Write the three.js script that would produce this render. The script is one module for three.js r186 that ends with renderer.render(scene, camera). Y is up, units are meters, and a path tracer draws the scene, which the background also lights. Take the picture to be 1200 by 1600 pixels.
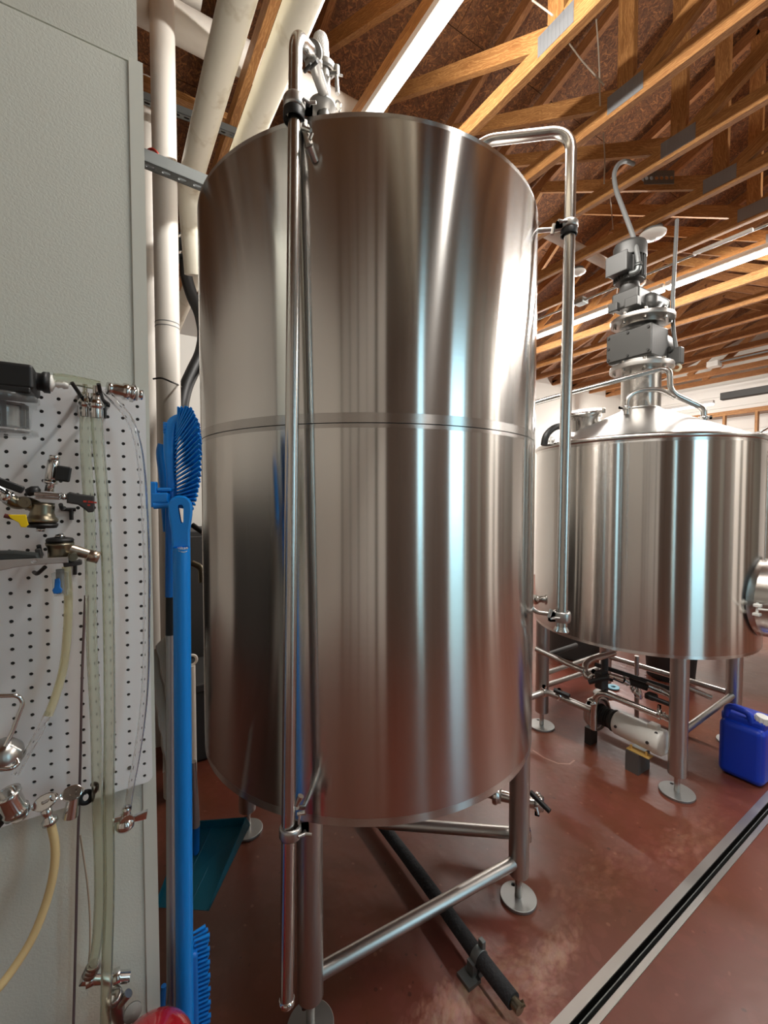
import * as THREE from 'three';
import { RectAreaLightUniformsLib } from 'three/addons/lights/RectAreaLightUniformsLib.js';
import { RoundedBoxGeometry } from 'three/addons/geometries/RoundedBoxGeometry.js';
import { mergeGeometries } from 'three/addons/utils/BufferGeometryUtils.js';

// ---------------------------------------------------------------- camera, daylight, exposure
const scene = new THREE.Scene();
const camera = new THREE.PerspectiveCamera(99.3, 3 / 4, 0.05, 60);
camera.position.set(0, 1.5, 0);
camera.rotation.set(-2.0 * Math.PI / 180, -32.4 * Math.PI / 180, 0, 'YXZ');
scene.background = new THREE.Color(0.42, 0.71, 0.86);      // pale daylight outside the open doorway
scene.backgroundIntensity = 4;
const renderer = new THREE.WebGLRenderer({ antialias: true });
renderer.toneMapping = THREE.LinearToneMapping;
renderer.toneMappingExposure = 1.22;
renderer.shadowMap.enabled = true;
RectAreaLightUniformsLib.init();
const LAMP = { nits: 135, glow: 6, colour: new THREE.Color(1.0, 0.965, 0.915) };

// ---------------------------------------------------------------- helpers
const V = (a) => new THREE.Vector3(a[0], a[1], a[2]);
const UP = new THREE.Vector3(0, 1, 0);
let seed = 7;
const rnd = () => { seed = (seed * 1664525 + 1013904223) >>> 0; return seed / 4294967296; };
const rr = (a, b) => a + (b - a) * rnd();
const taken = {};
const numbered = (n) => { const k = taken[n] = (taken[n] ?? -1) + 1; return k ? n + '_' + String(k).padStart(3, '0') : n; };
const bases = new WeakMap();
function tag(o, label, category, group) { o.userData.label = label; if (category) o.userData.category = category; if (group) o.userData.group = group; return o; }
function thing(name, label, category, pos, group) {        // Group at a thing's base
  const o = new THREE.Group(); o.name = numbered(name); o.position.set(...pos); scene.add(o);
  bases.set(o, V(pos)); return tag(o, label, category, group);
}
function shade(m) { m.castShadow = m.receiveShadow = true; return m; }
function part(parent, name, geo, mat, label) {             // geometry comes in world metres
  const g = Array.isArray(geo) ? merge(geo) : geo, b = bases.get(parent);
  g.translate(-b.x, -b.y, -b.z);
  const m = shade(new THREE.Mesh(g, mat)); m.name = name; parent.add(m); bases.set(m, b);
  if (label) m.userData.label = label;
  return m;
}
function solo(name, geo, mat, label, category, group) {    // a thing that is one mesh
  const g = Array.isArray(geo) ? merge(geo) : geo;
  g.computeBoundingBox(); const c = g.boundingBox.getCenter(new THREE.Vector3()); c.y = g.boundingBox.min.y;
  g.translate(-c.x, -c.y, -c.z);
  const m = shade(new THREE.Mesh(g, mat)); m.name = numbered(name); m.position.copy(c); scene.add(m); bases.set(m, c);
  return tag(m, label, category, group);
}
function struct(name, geo, mat, parent) {
  const m = shade(new THREE.Mesh(Array.isArray(geo) ? merge(geo) : geo, mat)); m.name = parent ? name : numbered(name);
  (parent || scene).add(m); bases.set(m, parent ? bases.get(parent) : new THREE.Vector3());
  if (!parent) m.userData.kind = 'structure';
  return m;
}
function piece(parent, name, geo, mat) { const m = shade(new THREE.Mesh(geo, mat)); m.name = name; parent.add(m); return m; }
function merge(list) {
  return mergeGeometries(list.map((g) => {
    const n = g.index ? g.toNonIndexed() : g;
    for (const k of Object.keys(n.attributes)) if (!['position', 'normal', 'uv'].includes(k)) n.deleteAttribute(k);
    if (!n.attributes.normal) n.computeVertexNormals();
    if (!n.attributes.uv) n.setAttribute('uv', new THREE.BufferAttribute(new Float32Array(n.attributes.position.count * 2), 2));
    return n;
  }));
}
function boxUV(g, ox = 0, oy = 0) {                         // uv in metres from the dominant face direction
  const p = g.attributes.position, n = g.attributes.normal, uv = new Float32Array(p.count * 2);
  for (let i = 0; i < p.count; i++) {
    const ax = Math.abs(n.getX(i)), ay = Math.abs(n.getY(i)), az = Math.abs(n.getZ(i)), x = p.getX(i), y = p.getY(i), z = p.getZ(i);
    const [u, v] = ay > ax && ay > az ? [x, z] : ax > az ? [z, y] : [x, y];
    uv[2 * i] = u + ox; uv[2 * i + 1] = v + oy;
  }
  g.setAttribute('uv', new THREE.BufferAttribute(uv, 2)); return g;
}
const box = (w, h, d, x, y, z) => boxUV(new THREE.BoxGeometry(w, h, d).translate(x, y, z));
const slab = (x0, x1, y0, y1, z0, z1) => box(x1 - x0, y1 - y0, z1 - z0, (x0 + x1) / 2, (y0 + y1) / 2, (z0 + z1) / 2);
const rbox = (w, h, d, r, x = 0, y = 0, z = 0) => boxUV(new RoundedBoxGeometry(w, h, d, 3, r).translate(x, y, z));
function aim(g, dir, pos) {                                 // turn +Y to dir, then move
  g.applyQuaternion(new THREE.Quaternion().setFromUnitVectors(UP, V(dir).normalize())); return g.translate(...pos);
}
const rodG = (r, h, pos, dir = [0, 1, 0], seg = 24, r2 = r) => aim(new THREE.CylinderGeometry(r2, r, h, seg), dir, pos);
function span(a, b, r, r2 = r, seg = 20) {                  // rod from a to b
  const A = V(a), B = V(b), d = B.clone().sub(A);
  return aim(new THREE.CylinderGeometry(r2, r, d.length(), seg), d.toArray(), A.add(B).multiplyScalar(0.5).toArray());
}
const lathe = (prof, pos, dir = [0, 1, 0], seg = 40) => aim(new THREE.LatheGeometry(prof.map((p) => new THREE.Vector2(p[0], p[1])), seg), dir, pos);
function fillet(pts, bend) {                                // polyline with rounded corners
  const P = pts.map(V), out = [P[0]];
  for (let i = 1; i < P.length - 1; i++) {
    const a = P[i - 1].clone().sub(P[i]), b = P[i + 1].clone().sub(P[i]);
    const t = Math.min(bend, a.length() * 0.48, b.length() * 0.48);
    const A = P[i].clone().addScaledVector(a.normalize(), t), B = P[i].clone().addScaledVector(b.normalize(), t);
    const q = new THREE.QuadraticBezierCurve3(A, P[i], B);
    const m = P[i].clone().lerp(A.clone().add(B).multiplyScalar(0.5), 0.24); // nearer to a circle than a parabola
    q.v1.copy(P[i].clone().lerp(m, 0.2)); out.push(...q.getPoints(10));
  }
  out.push(P[P.length - 1]); return out;
}
function sweep(path, r, seg = 18, caps = true) {            // tube along points; r may be a function of 0..1
  const n = path.length, pos = [], nor = [], uv = [], idx = [], rad = typeof r === 'function' ? r : () => r;
  let N = null, len = 0;
  const T = path.map((p, i) => path[Math.min(i + 1, n - 1)].clone().sub(path[Math.max(i - 1, 0)]).normalize());
  for (let i = 0; i < n; i++) {
    const t = T[i];
    if (!N) { N = new THREE.Vector3(Math.abs(t.y) > 0.9 ? 1 : 0, Math.abs(t.y) > 0.9 ? 0 : 1, 0); }
    N.addScaledVector(t, -N.dot(t)).normalize();
    const B = t.clone().cross(N); if (i) len += path[i].distanceTo(path[i - 1]);
    const R = rad(i / (n - 1));
    for (let k = 0; k <= seg; k++) {
      const a = k / seg * Math.PI * 2, c = Math.cos(a), s = Math.sin(a);
      const d = N.clone().multiplyScalar(c).addScaledVector(B, s);
      pos.push(path[i].x + d.x * R, path[i].y + d.y * R, path[i].z + d.z * R); nor.push(d.x, d.y, d.z); uv.push(len, k / seg * R * 6.283);
    }
  }
  const w = seg + 1;
  for (let i = 0; i < n - 1; i++) for (let k = 0; k < seg; k++) { const a = i * w + k; idx.push(a, a + 1, a + w, a + 1, a + w + 1, a + w); }
  if (caps) for (const [e, s] of [[0, -1], [n - 1, 1]]) {
    const c = pos.length / 3, R = rad(e ? 1 : 0);
    pos.push(path[e].x, path[e].y, path[e].z); nor.push(T[e].x * s, T[e].y * s, T[e].z * s); uv.push(0, 0);
    for (let k = 0; k <= seg; k++) { const j = (e * w + k) * 3; pos.push(pos[j], pos[j + 1], pos[j + 2]); nor.push(T[e].x * s, T[e].y * s, T[e].z * s); uv.push(0.01, R); }
    for (let k = 0; k < seg; k++) s > 0 ? idx.push(c, c + 1 + k, c + 2 + k) : idx.push(c, c + 2 + k, c + 1 + k);
  }
  const g = new THREE.BufferGeometry();
  g.setAttribute('position', new THREE.Float32BufferAttribute(pos, 3)); g.setAttribute('normal', new THREE.Float32BufferAttribute(nor, 3));
  g.setAttribute('uv', new THREE.Float32BufferAttribute(uv, 2)); g.setIndex(idx); return g;
}
const pipe = (pts, r, bend = 0.05, seg = 20) => sweep(fillet(pts, bend), r, seg);
const hose = (pts, r, n = 48, seg = 16, caps = true) => sweep(new THREE.CatmullRomCurve3(pts.map(V), false, 'centripetal').getPoints(n), r, seg, caps);
function tubeWall(pts, ro, ri, n = 60, seg = 20) {          // hollow hose with a real wall
  const path = new THREE.CatmullRomCurve3(pts.map(V), false, 'centripetal').getPoints(n), a = sweep(path, ro, seg, false), b = sweep(path, ri, seg, false);
  const ix = b.index.array; for (let i = 0; i < ix.length; i += 3) { const t = ix[i]; ix[i] = ix[i + 1]; ix[i + 1] = t; }
  const nm = b.attributes.normal; for (let i = 0; i < nm.count; i++) nm.setXYZ(i, -nm.getX(i), -nm.getY(i), -nm.getZ(i));
  const w = seg + 1, P = a.attributes.position, Q = b.attributes.position, v = [];
  for (const e of [0, n]) for (let k = 0; k < seg; k++) {
    const q = [[P, e * w + k], [P, e * w + k + 1], [Q, e * w + k + 1], [Q, e * w + k]];
    for (const j of e ? [0, 1, 2, 0, 2, 3] : [0, 2, 1, 0, 3, 2]) v.push(q[j][0].getX(q[j][1]), q[j][0].getY(q[j][1]), q[j][0].getZ(q[j][1]));
  }
  const c = new THREE.BufferGeometry(); c.setAttribute('position', new THREE.Float32BufferAttribute(v, 3)); c.computeVertexNormals();
  return merge([a, b, c]);
}
const scaled = (prof, k) => prof.map((p) => [p[0] * k, p[1] * k]);
function lumber(a, b, w, h, up = [0, 1, 0]) {               // board from a to b: w across, h along up; uv runs with the grain
  const A = V(a), B = V(b), d = B.clone().sub(A), L = d.length(); d.normalize();
  const u = V(up).addScaledVector(d, -V(up).dot(d)).normalize(), s = d.clone().cross(u);
  const g = new THREE.BoxGeometry(L, h, w), n = g.attributes.normal, p = g.attributes.position, uv = g.attributes.uv, ox = rr(0, 9), oy = rr(0, 3);
  for (let i = 0; i < p.count; i++) {
    if (Math.abs(n.getX(i)) > 0.5) uv.setXY(i, p.getY(i) * 0.2 + ox, p.getZ(i) + oy);
    else uv.setXY(i, p.getX(i) + ox, (Math.abs(n.getY(i)) > 0.5 ? p.getZ(i) + 0.4 : p.getY(i)) + oy);
  }
  g.applyMatrix4(new THREE.Matrix4().makeBasis(d, u, s)); return g.translate(...A.add(B).multiplyScalar(0.5).toArray());
}
function plate(outline, depth, bev = 0, holes = []) {       // extruded outline in the xy plane, from z = 0 to depth
  const s = new THREE.Shape(outline.map((p) => new THREE.Vector2(p[0], p[1])));
  for (const h of holes) s.holes.push(new THREE.Path(h.map((p) => new THREE.Vector2(p[0], p[1]))));
  return new THREE.ExtrudeGeometry(s, { depth: depth - 2 * bev, bevelEnabled: bev > 0, bevelSize: bev, bevelThickness: bev, bevelSegments: 2, bevelOffset: -bev }).translate(0, 0, bev);
}
const ring = (cx, cy, rx, ry = rx, n = 10) => Array.from({ length: n }, (_, i) => [cx + rx * Math.cos(i / n * 6.28319), cy + ry * Math.sin(i / n * 6.28319)]);
function rounded(x0, y0, x1, y1, r, n = 5) {                // outline of a rectangle with round corners
  const o = [];
  for (const [cx, cy, a] of [[x1 - r, y0 + r, -90], [x1 - r, y1 - r, 0], [x0 + r, y1 - r, 90], [x0 + r, y0 + r, 180]])
    for (let i = 0; i <= n; i++) { const t = (a + 90 * i / n) * Math.PI / 180; o.push([cx + r * Math.cos(t), cy + r * Math.sin(t)]); }
  return o;
}
function pose(g, pos, rot = [0, 0, 0]) { g.applyMatrix4(new THREE.Matrix4().makeRotationFromEuler(new THREE.Euler(...rot))); return g.translate(...pos); }
const deg = (d) => d * Math.PI / 180;

// ---------------------------------------------------------------- textures
function tileNoise(n, cells, oct = 4) {                     // periodic value noise, 0..1
  const out = new Float32Array(n * n); let amp = 1, tot = 0;
  for (let o = 0; o < oct; o++) {
    const [cx, cy] = Array.isArray(cells) ? [cells[0] << o, cells[1] << o] : [cells << o, cells << o], g = new Float32Array(cx * cy);
    for (let i = 0; i < g.length; i++) g[i] = rnd();
    for (let y = 0; y < n; y++) {
      const fy = y / n * cy, y0 = Math.floor(fy), ty = fy - y0, sy = ty * ty * (3 - 2 * ty), r0 = (y0 % cy) * cx, r1 = ((y0 + 1) % cy) * cx;
      for (let x = 0; x < n; x++) {
        const fx = x / n * cx, x0 = Math.floor(fx), tx = fx - x0, sx = tx * tx * (3 - 2 * tx), a = x0 % cx, b = (x0 + 1) % cx;
        out[y * n + x] += amp * ((g[r0 + a] * (1 - sx) + g[r0 + b] * sx) * (1 - sy) + (g[r1 + a] * (1 - sx) + g[r1 + b] * sx) * sy);
      }
    }
    tot += amp; amp *= 0.55;
  }
  for (let i = 0; i < out.length; i++) out[i] /= tot;
  return out;
}
function dataTex(n, fn, metres, colour = false, m = n) {
  const d = new Uint8Array(n * m * 4);
  for (let i = 0; i < n * m; i++) { const c = fn(i); d[4 * i] = c[0]; d[4 * i + 1] = c[1] ?? c[0]; d[4 * i + 2] = c[2] ?? c[0]; d[4 * i + 3] = 255; }
  const t = new THREE.DataTexture(d, n, m); t.wrapS = t.wrapT = THREE.RepeatWrapping; t.magFilter = THREE.LinearFilter; t.minFilter = THREE.LinearFilter;
  const [mx, my] = Array.isArray(metres) ? metres : [metres, metres];
  t.repeat.set(1 / mx, 1 / my); if (colour) t.colorSpace = THREE.SRGBColorSpace; t.needsUpdate = true; return t;
}
function canvasTex(w, h, draw, mx = 1, my = 1) {
  const c = document.createElement('canvas'); c.width = w; c.height = h; draw(c.getContext('2d'));
  const t = new THREE.CanvasTexture(c); t.colorSpace = THREE.SRGBColorSpace; t.wrapS = t.wrapT = THREE.RepeatWrapping; t.repeat.set(1 / mx, 1 / my); return t;
}
const mixc = (a, b, t) => [a[0] + (b[0] - a[0]) * t, a[1] + (b[1] - a[1]) * t, a[2] + (b[2] - a[2]) * t];
const nzA = tileNoise(512, 8, 5), nzB = tileNoise(512, 60, 2), nzC = tileNoise(512, [6, 90], 3);
const grainTex = (lo, hi) => dataTex(512, (i) => {          // pine: long grain along u
  const x = i % 512, y = (i / 512) | 0, a = nzA[i];
  const rings = 0.5 + 0.5 * Math.sin((y / 512 * 34 + a * 9 + 1.5 * nzA[(y * 512 + ((x * 2) % 512))]) * 6.283 * 0.5);
  const k = 0.2 + 0.42 * Math.pow(rings, 2.2) + 0.38 * nzC[i] - 0.12 + (a - 0.5) * 0.5;
  return mixc(lo, hi, Math.min(1, Math.max(0, k)));
}, [1.1, 0.22], true);
const osbTex = canvasTex(1024, 1024, (c) => {               // pressed strands lying every way
  c.fillStyle = '#6a4526'; c.fillRect(0, 0, 1024, 1024);
  for (let i = 0; i < 12000; i++) {
    const x = rr(-20, 1044), y = rr(-20, 1044), a = rr(0, 3.1416), L = rr(10, 46), W = rr(2.5, 9), t = rnd();
    const col = mixc([84, 48, 24], [172, 114, 64], Math.pow(t, 1.4) * 0.95 + (rnd() < 0.12 ? 0.2 : 0));
    c.save(); c.translate(x, y); c.rotate(a); c.fillStyle = `rgba(${col[0] | 0},${col[1] | 0},${col[2] | 0},0.8)`; c.fillRect(-L / 2, -W / 2, L, W);
    c.fillStyle = 'rgba(48,26,12,0.28)'; c.fillRect(-L / 2, W / 2, L, 1.2); c.restore();
  }
}, 1.3, 1.3);
const floorTex = canvasTex(2048, 2048, (c) => {             // 4 m x 4 m of red epoxy: u = x / 4, v = -z / 4
  c.fillStyle = 'rgb(104,51,39)'; c.fillRect(0, 0, 2048, 2048);
  const blot = (n, r0, r1, col, al) => { for (let i = 0; i < n; i++) { const x = rr(0, 2048), y = rr(0, 2048), r = rr(r0, r1); c.fillStyle = `rgba(${col},${al})`; c.beginPath(); c.ellipse(x, y, r, r * rr(0.4, 1), rr(0, 3), 0, 6.3); c.fill(); } };
  blot(500, 40, 190, '82,36,26', 0.05); blot(400, 30, 150, '130,72,55', 0.05); blot(2600, 3, 16, '150,92,74', 0.08); blot(2600, 2, 12, '70,32,24', 0.09); blot(700, 1, 4, '190,150,130', 0.25); blot(420, 1, 4, '40,20,16', 0.4);
  const at = (x, z) => [x / 4 * 2048, 2048 + z / 4 * 2048];
  const scuff = (x, z, w, d, n, al, a0 = 0) => {            // dried lime and wear: many small pale strokes
    for (let i = 0; i < n * 3; i++) {
      const s = (rnd() + rnd() + rnd() - 1.5) * 1.1, t = (rnd() + rnd() + rnd() - 1.5) * 1.1, [px, py] = at(x + s * w, z + t * d), r = rr(1.5, 9);
      c.fillStyle = `rgba(${176 + rr(-20, 20) | 0},${142 + rr(-20, 14) | 0},${124 + rr(-20, 14) | 0},${al * rr(0.12, 0.6)})`;
      c.beginPath(); c.ellipse(px, py, r * rr(1, 2.2), r * rr(0.4, 1), a0 + rr(-0.6, 0.6), 0, 6.3); c.fill();
    }
  };
  scuff(1.03, -0.86, 0.16, 0.1, 240, 0.2, 0.4); scuff(0.82, -0.93, 0.12, 0.05, 170, 0.3, 2.4); scuff(0.92, -0.86, 0.05, 0.1, 90, 0.25, 1.4); scuff(1.2, -0.86, 0.14, 0.05, 130, 0.2, 2.6); scuff(1.6, -0.95, 0.3, 0.1, 160, 0.1, 0); scuff(2.1, -0.85, 0.3, 0.08, 160, 0.12, 0); scuff(0.9, -0.74, 0.16, 0.05, 140, 0.25, 0); scuff(1.02, -1.0, 0.05, 0.1, 60, 0.18, 1.2);
  c.strokeStyle = 'rgba(196,160,146,0.45)'; c.lineWidth = 5; // pale scraped arc
  c.beginPath(); [[2.098, 0, -1.663], [2.091, 0, -1.577], [2.112, 0, -1.5], [2.162, 0, -1.462], [2.218, 0, -1.468]].forEach((p, i) => { const [x, y] = at(p[0], p[2]); i ? c.lineTo(x, y) : c.moveTo(x, y); }); c.stroke();
}, 1, 1);
const floorRough = dataTex(512, (i) => [Math.min(255, 70 + 110 * nzA[i] + 30 * nzB[i])], 1.7);
const peelBump = dataTex(512, (i) => [255 * nzB[i]], 0.42);
const pebbleBump = dataTex(512, (i) => [255 * nzB[i]], 0.17);
const brushTex = (() => { const n = tileNoise(512, [3, 160], 2); return dataTex(512, (i) => [255 * n[i]], [1, 1]); })();
const dirtTex = dataTex(512, (i) => { const k = Math.max(0, nzA[i] - 0.6) * 2.2 + Math.max(0, nzB[i] - 0.8) * 0.4; return mixc([232, 226, 208], [176, 160, 128], Math.min(1, k)); }, 0.6, true);

// ---------------------------------------------------------------- materials
const std = (o) => new THREE.MeshStandardMaterial(o), phy = (o) => new THREE.MeshPhysicalMaterial(o), col = (h) => new THREE.Color(h);
const M = {
  shell: phy({ color: new THREE.Color(0.68, 0.66, 0.63), metalness: 1, roughness: 0.165, anisotropy: 1, anisotropyRotation: Math.PI / 2, bumpMap: brushTex, bumpScale: 0.00003 }),
  band: phy({ color: new THREE.Color(0.62, 0.60, 0.57), metalness: 1, roughness: 0.27, anisotropy: 1, anisotropyRotation: Math.PI / 2 }),
  tube: std({ color: new THREE.Color(0.58, 0.56, 0.53), metalness: 1, roughness: 0.24 }),
  satin: std({ color: new THREE.Color(0.52, 0.50, 0.475), metalness: 1, roughness: 0.36 }),
  cast: std({ color: new THREE.Color(0.50, 0.48, 0.45), metalness: 1, roughness: 0.3 }),
  chrome: std({ color: new THREE.Color(0.68, 0.67, 0.65), metalness: 1, roughness: 0.14 }),
  brass: std({ color: new THREE.Color(0.24, 0.21, 0.15), metalness: 1, roughness: 0.32 }),
  copper: std({ color: new THREE.Color(0.45, 0.36, 0.28), metalness: 1, roughness: 0.3 }),
  galv: std({ color: new THREE.Color(0.17, 0.18, 0.175), metalness: 0.7, roughness: 0.45 }),
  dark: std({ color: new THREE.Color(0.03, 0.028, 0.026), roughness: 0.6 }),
  rubber: std({ color: new THREE.Color(0.007, 0.007, 0.007), roughness: 0.5 }),
  footSteel: std({ color: new THREE.Color(0.34, 0.34, 0.33), metalness: 1, roughness: 0.5 }),
  coneSteel: std({ color: new THREE.Color(0.42, 0.405, 0.385), metalness: 1, roughness: 0.36 }),
  dull: std({ color: new THREE.Color(0.36, 0.35, 0.335), metalness: 1, roughness: 0.46 }),
  foam: std({ color: new THREE.Color(0.02, 0.02, 0.022), roughness: 0.85, bumpMap: peelBump, bumpScale: 0.002 }),
  paint: std({ color: new THREE.Color(0.08, 0.079, 0.075), roughness: 0.42, metalness: 0.35 }),
  motorWhite: std({ color: new THREE.Color(0.78, 0.77, 0.72), roughness: 0.35 }),
  pvc: std({ map: dirtTex, roughness: 0.42 }),
  pvcClean: std({ color: col('#dcd6cc'), roughness: 0.4 }),
  frp: std({ color: col('#d3d6cc'), roughness: 0.45, bumpMap: pebbleBump, bumpScale: 0.0003 }),
  wallboard: std({ color: col('#c9cbc1'), roughness: 0.55, bumpMap: pebbleBump, bumpScale: 0.0003 }),
  white: std({ color: col('#e4e1d9'), roughness: 0.6 }),
  whiteBoard: std({ color: col('#e6e3dd'), roughness: 0.7 }),
  peg: std({ color: col('#f0f1f2'), roughness: 0.38 }),
  trimWhite: std({ color: col('#d2d4ca'), roughness: 0.4 }),
  floor: std({ map: floorTex, roughnessMap: floorRough, roughness: 0.6, bumpMap: peelBump, bumpScale: 0.0006 }),
  pine: std({ map: grainTex([134, 86, 43], [204, 152, 92]), roughness: 0.6 }),
  pineDark: std({ map: grainTex([118, 72, 36], [184, 128, 76]), roughness: 0.7 }),
  osb: std({ map: osbTex, roughness: 0.75 }),
  blue: std({ color: col('#0684dc'), roughness: 0.32 }),
  blueDark: std({ color: col('#0a6cc0'), roughness: 0.4 }),
  jerry: std({ color: col('#0a38b4'), roughness: 0.38, bumpMap: peelBump, bumpScale: 0.0005 }),
  teal: std({ color: col('#0f6478'), roughness: 0.4 }),
  alu: std({ color: new THREE.Color(0.50, 0.47, 0.45), metalness: 0.85, roughness: 0.45 }),
  red: phy({ color: new THREE.Color(0.36, 0.006, 0.015), roughness: 0.16, clearcoat: 1, clearcoatRoughness: 0.05 }),
  yellow: std({ color: col('#e6c400'), roughness: 0.4 }),
  clearHose: phy({ color: new THREE.Color(0.98, 0.98, 0.95), roughness: 0.16, transmission: 1, thickness: 0.003, ior: 1.42, attenuationColor: new THREE.Color(0.72, 0.76, 0.55), attenuationDistance: 0.012 }),
  clearThin: phy({ color: new THREE.Color(0.98, 0.98, 0.98), roughness: 0.06, transmission: 1, thickness: 0.002, ior: 1.42 }),
  clearBowl: phy({ color: new THREE.Color(0.86, 0.88, 0.88), roughness: 0.05, transmission: 0.92, thickness: 0, ior: 1.5 }),
  amber: phy({ color: new THREE.Color(0.78, 0.62, 0.33), roughness: 0.3, transmission: 0.35, thickness: 0 }),
  beige: phy({ color: new THREE.Color(0.93, 0.90, 0.74), roughness: 0.15, transmission: 0.7, thickness: 0 }),
  cord: std({ color: col('#6c5a5c'), roughness: 0.5 }),
  cloth: std({ color: col('#f0ece2'), roughness: 0.95 }),
  lamp: std({ color: 0xffffff, emissive: LAMP.colour, emissiveIntensity: LAMP.glow, roughness: 0.5 }),
  lampBody: std({ color: col('#d8d6d2'), roughness: 0.5 }),
  conduit: std({ color: new THREE.Color(0.2, 0.205, 0.2), roughness: 0.5, metalness: 0.2 }),
  wire: std({ color: col('#b7aa98'), roughness: 0.6 }),
  redText: std({ color: col('#b03020'), roughness: 0.6 }),
  brownPanel: std({ color: col('#5a4c43'), roughness: 0.5 }),
  greyPanel: std({ color: col('#75736b'), roughness: 0.55 }),
  filterMesh: std({ color: col('#8b8a86'), roughness: 0.7 }),
};
// ---------------------------------------------------------------- the room
{ // floor with the slot of the drain left open
  const c = Math.cos(deg(1.1)), s = Math.sin(deg(1.1)), rot = (x, z) => [x * c + z * s, -x * s + z * c];
  const hole = [[0.2, -0.729], [6.5, -0.729], [6.5, -0.650], [0.2, -0.650]].map(([x, z]) => rot(x, z)).map(([x, z]) => [x, -z]);
  const g = plate([[-2.75, -2.0], [10.5, -2.0], [10.5, 5.65], [-2.75, 5.65]], 0.2, 0, [hole]).rotateX(-Math.PI / 2).translate(0, -0.2, 0);
  const p = g.attributes.position, uv = g.attributes.uv;
  for (let i = 0; i < p.count; i++) uv.setXY(i, p.getX(i) / 4, -p.getZ(i) / 4);
  struct('floor', g, M.floor);
  const d = thing('floor_drain', 'long narrow steel slot drain set into the red floor', 'drain', [1.7, -0.1, -0.73]);
  const line = (z0, z1, y0, y1) => slab(0.2, 6.5, y0, y1, z0, z1).rotateY(deg(1.1));
  part(d, 'edge_strip', line(-0.7285, -0.698, -0.004, 0.002), M.satin);
  part(d, 'edge_strip', line(-0.669, -0.6505, -0.004, 0.002), M.satin);
  part(d, 'trough', [line(-0.7285, -0.722, -0.09, -0.0045), line(-0.657, -0.6505, -0.09, -0.0045), line(-0.728, -0.651, -0.098, -0.0905)], M.dark);
  part(d, 'inner_rib', line(-0.686, -0.683, -0.02, -0.005), M.galv);
}
const RIDGE = { z: -1.4, y: 5.1, s: 0.333 }, roofY = (z) => RIDGE.y - RIDGE.s * Math.abs(z - RIDGE.z);
{ // walls
  struct('wall_left', slab(-2.75, -2.6, 0, 4.9, -5.65, 2.0), M.white);
  struct('wall_far', slab(-2.6, 10.3, 0, 4.0, -5.65, -5.5), M.white);
  const wr = struct('wall_right', slab(10.3, 10.45, 0, 4.9, -5.65, 2.0), M.white);
  bases.set(wr, new THREE.Vector3());
  for (let k = 0; k < 16; k++) piece(wr, 'board', slab(10.278, 10.3, 0.03 + k * 0.23, 0.255 + k * 0.23, -5.49, 1.75), M.whiteBoard);
  // wall behind the camera: open doorway to daylight and a tall narrow window beside it
  const wb = struct('wall_back', [slab(-2.6, 0.62, 0, 4.6, 1.8, 1.95), slab(0.62, 0.80, 3.1, 4.6, 1.8, 1.95), slab(0.62, 0.80, 0, 0.35, 1.8, 1.95), slab(0.80, 1.75, 0, 4.6, 1.8, 1.95), slab(1.75, 2.42, 2.75, 4.6, 1.8, 1.95), slab(2.42, 10.3, 0, 4.6, 1.8, 1.95)], M.greyPanel);
  for (const [x0, x1] of [[-0.42, 0.02], [0.04, 0.58], [0.84, 1.24], [1.26, 1.70]]) piece(wb, 'panel', slab(x0, x1, 0.1, 3.3, 1.775, 1.8), M.brownPanel);
  for (const [x0, x1] of [[-2.5, -2.05], [-1.98, -1.62], [-1.55, -1.2], [-1.17, -0.86], [-0.74, -0.45]]) piece(wb, 'panel', slab(x0, x1, 0.02, 4.2, 1.78, 1.8), M.whiteBoard);
  for (const x of [2.7, 3.4, 4.1, 4.8, 5.5, 6.2]) piece(wb, 'panel', slab(x, x + 0.42, 0.02, 3.2, 1.77, 1.8), x > 4 && x < 5 ? M.whiteBoard : M.brownPanel);
  const dr = struct('door_1', [slab(1.70, 1.75, 0, 2.8, 1.77, 1.98), slab(2.42, 2.47, 0, 2.8, 1.77, 1.98), slab(1.70, 2.47, 2.75, 2.8, 1.77, 1.98)], M.white);
  const wn = struct('window_1', [slab(0.60, 0.63, 0.33, 3.12, 1.78, 1.97), slab(0.79, 0.82, 0.33, 3.12, 1.78, 1.97), slab(0.63, 0.79, 0.33, 0.36, 1.78, 1.97), slab(0.63, 0.79, 3.09, 3.12, 1.78, 1.97)], M.white);
  piece(wn, 'pane', slab(0.63, 0.79, 0.36, 3.09, 1.87, 1.874), M.clearBowl);
  struct('ground_outside', slab(-4, 12, -0.25, -0.01, 1.95, 16), std({ color: col('#9a958c'), roughness: 0.9 }));
}
{ // pegboard wall: a short partition clad in plastic panels
  const w = struct('wall_partition', slab(-2.6, 0.062, 0, 3.66, -1.115, -1.022), M.greyPanel);
  bases.set(w, new THREE.Vector3());
  piece(w, 'panel', slab(-2.59, 0.066, 2.3565, 3.66, -1.022, -1.016), M.wallboard);
  piece(w, 'panel', slab(-2.59, 0.060, 0.02, 2.350, -1.022, -1.012), M.frp);
  struct('trim_1', [slab(0.050, 0.0745, 0.02, 2.358, -1.012, -1.009), slab(0.0715, 0.0745, 0.02, 2.358, -1.125, -1.012)], M.trimWhite);
}
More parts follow.
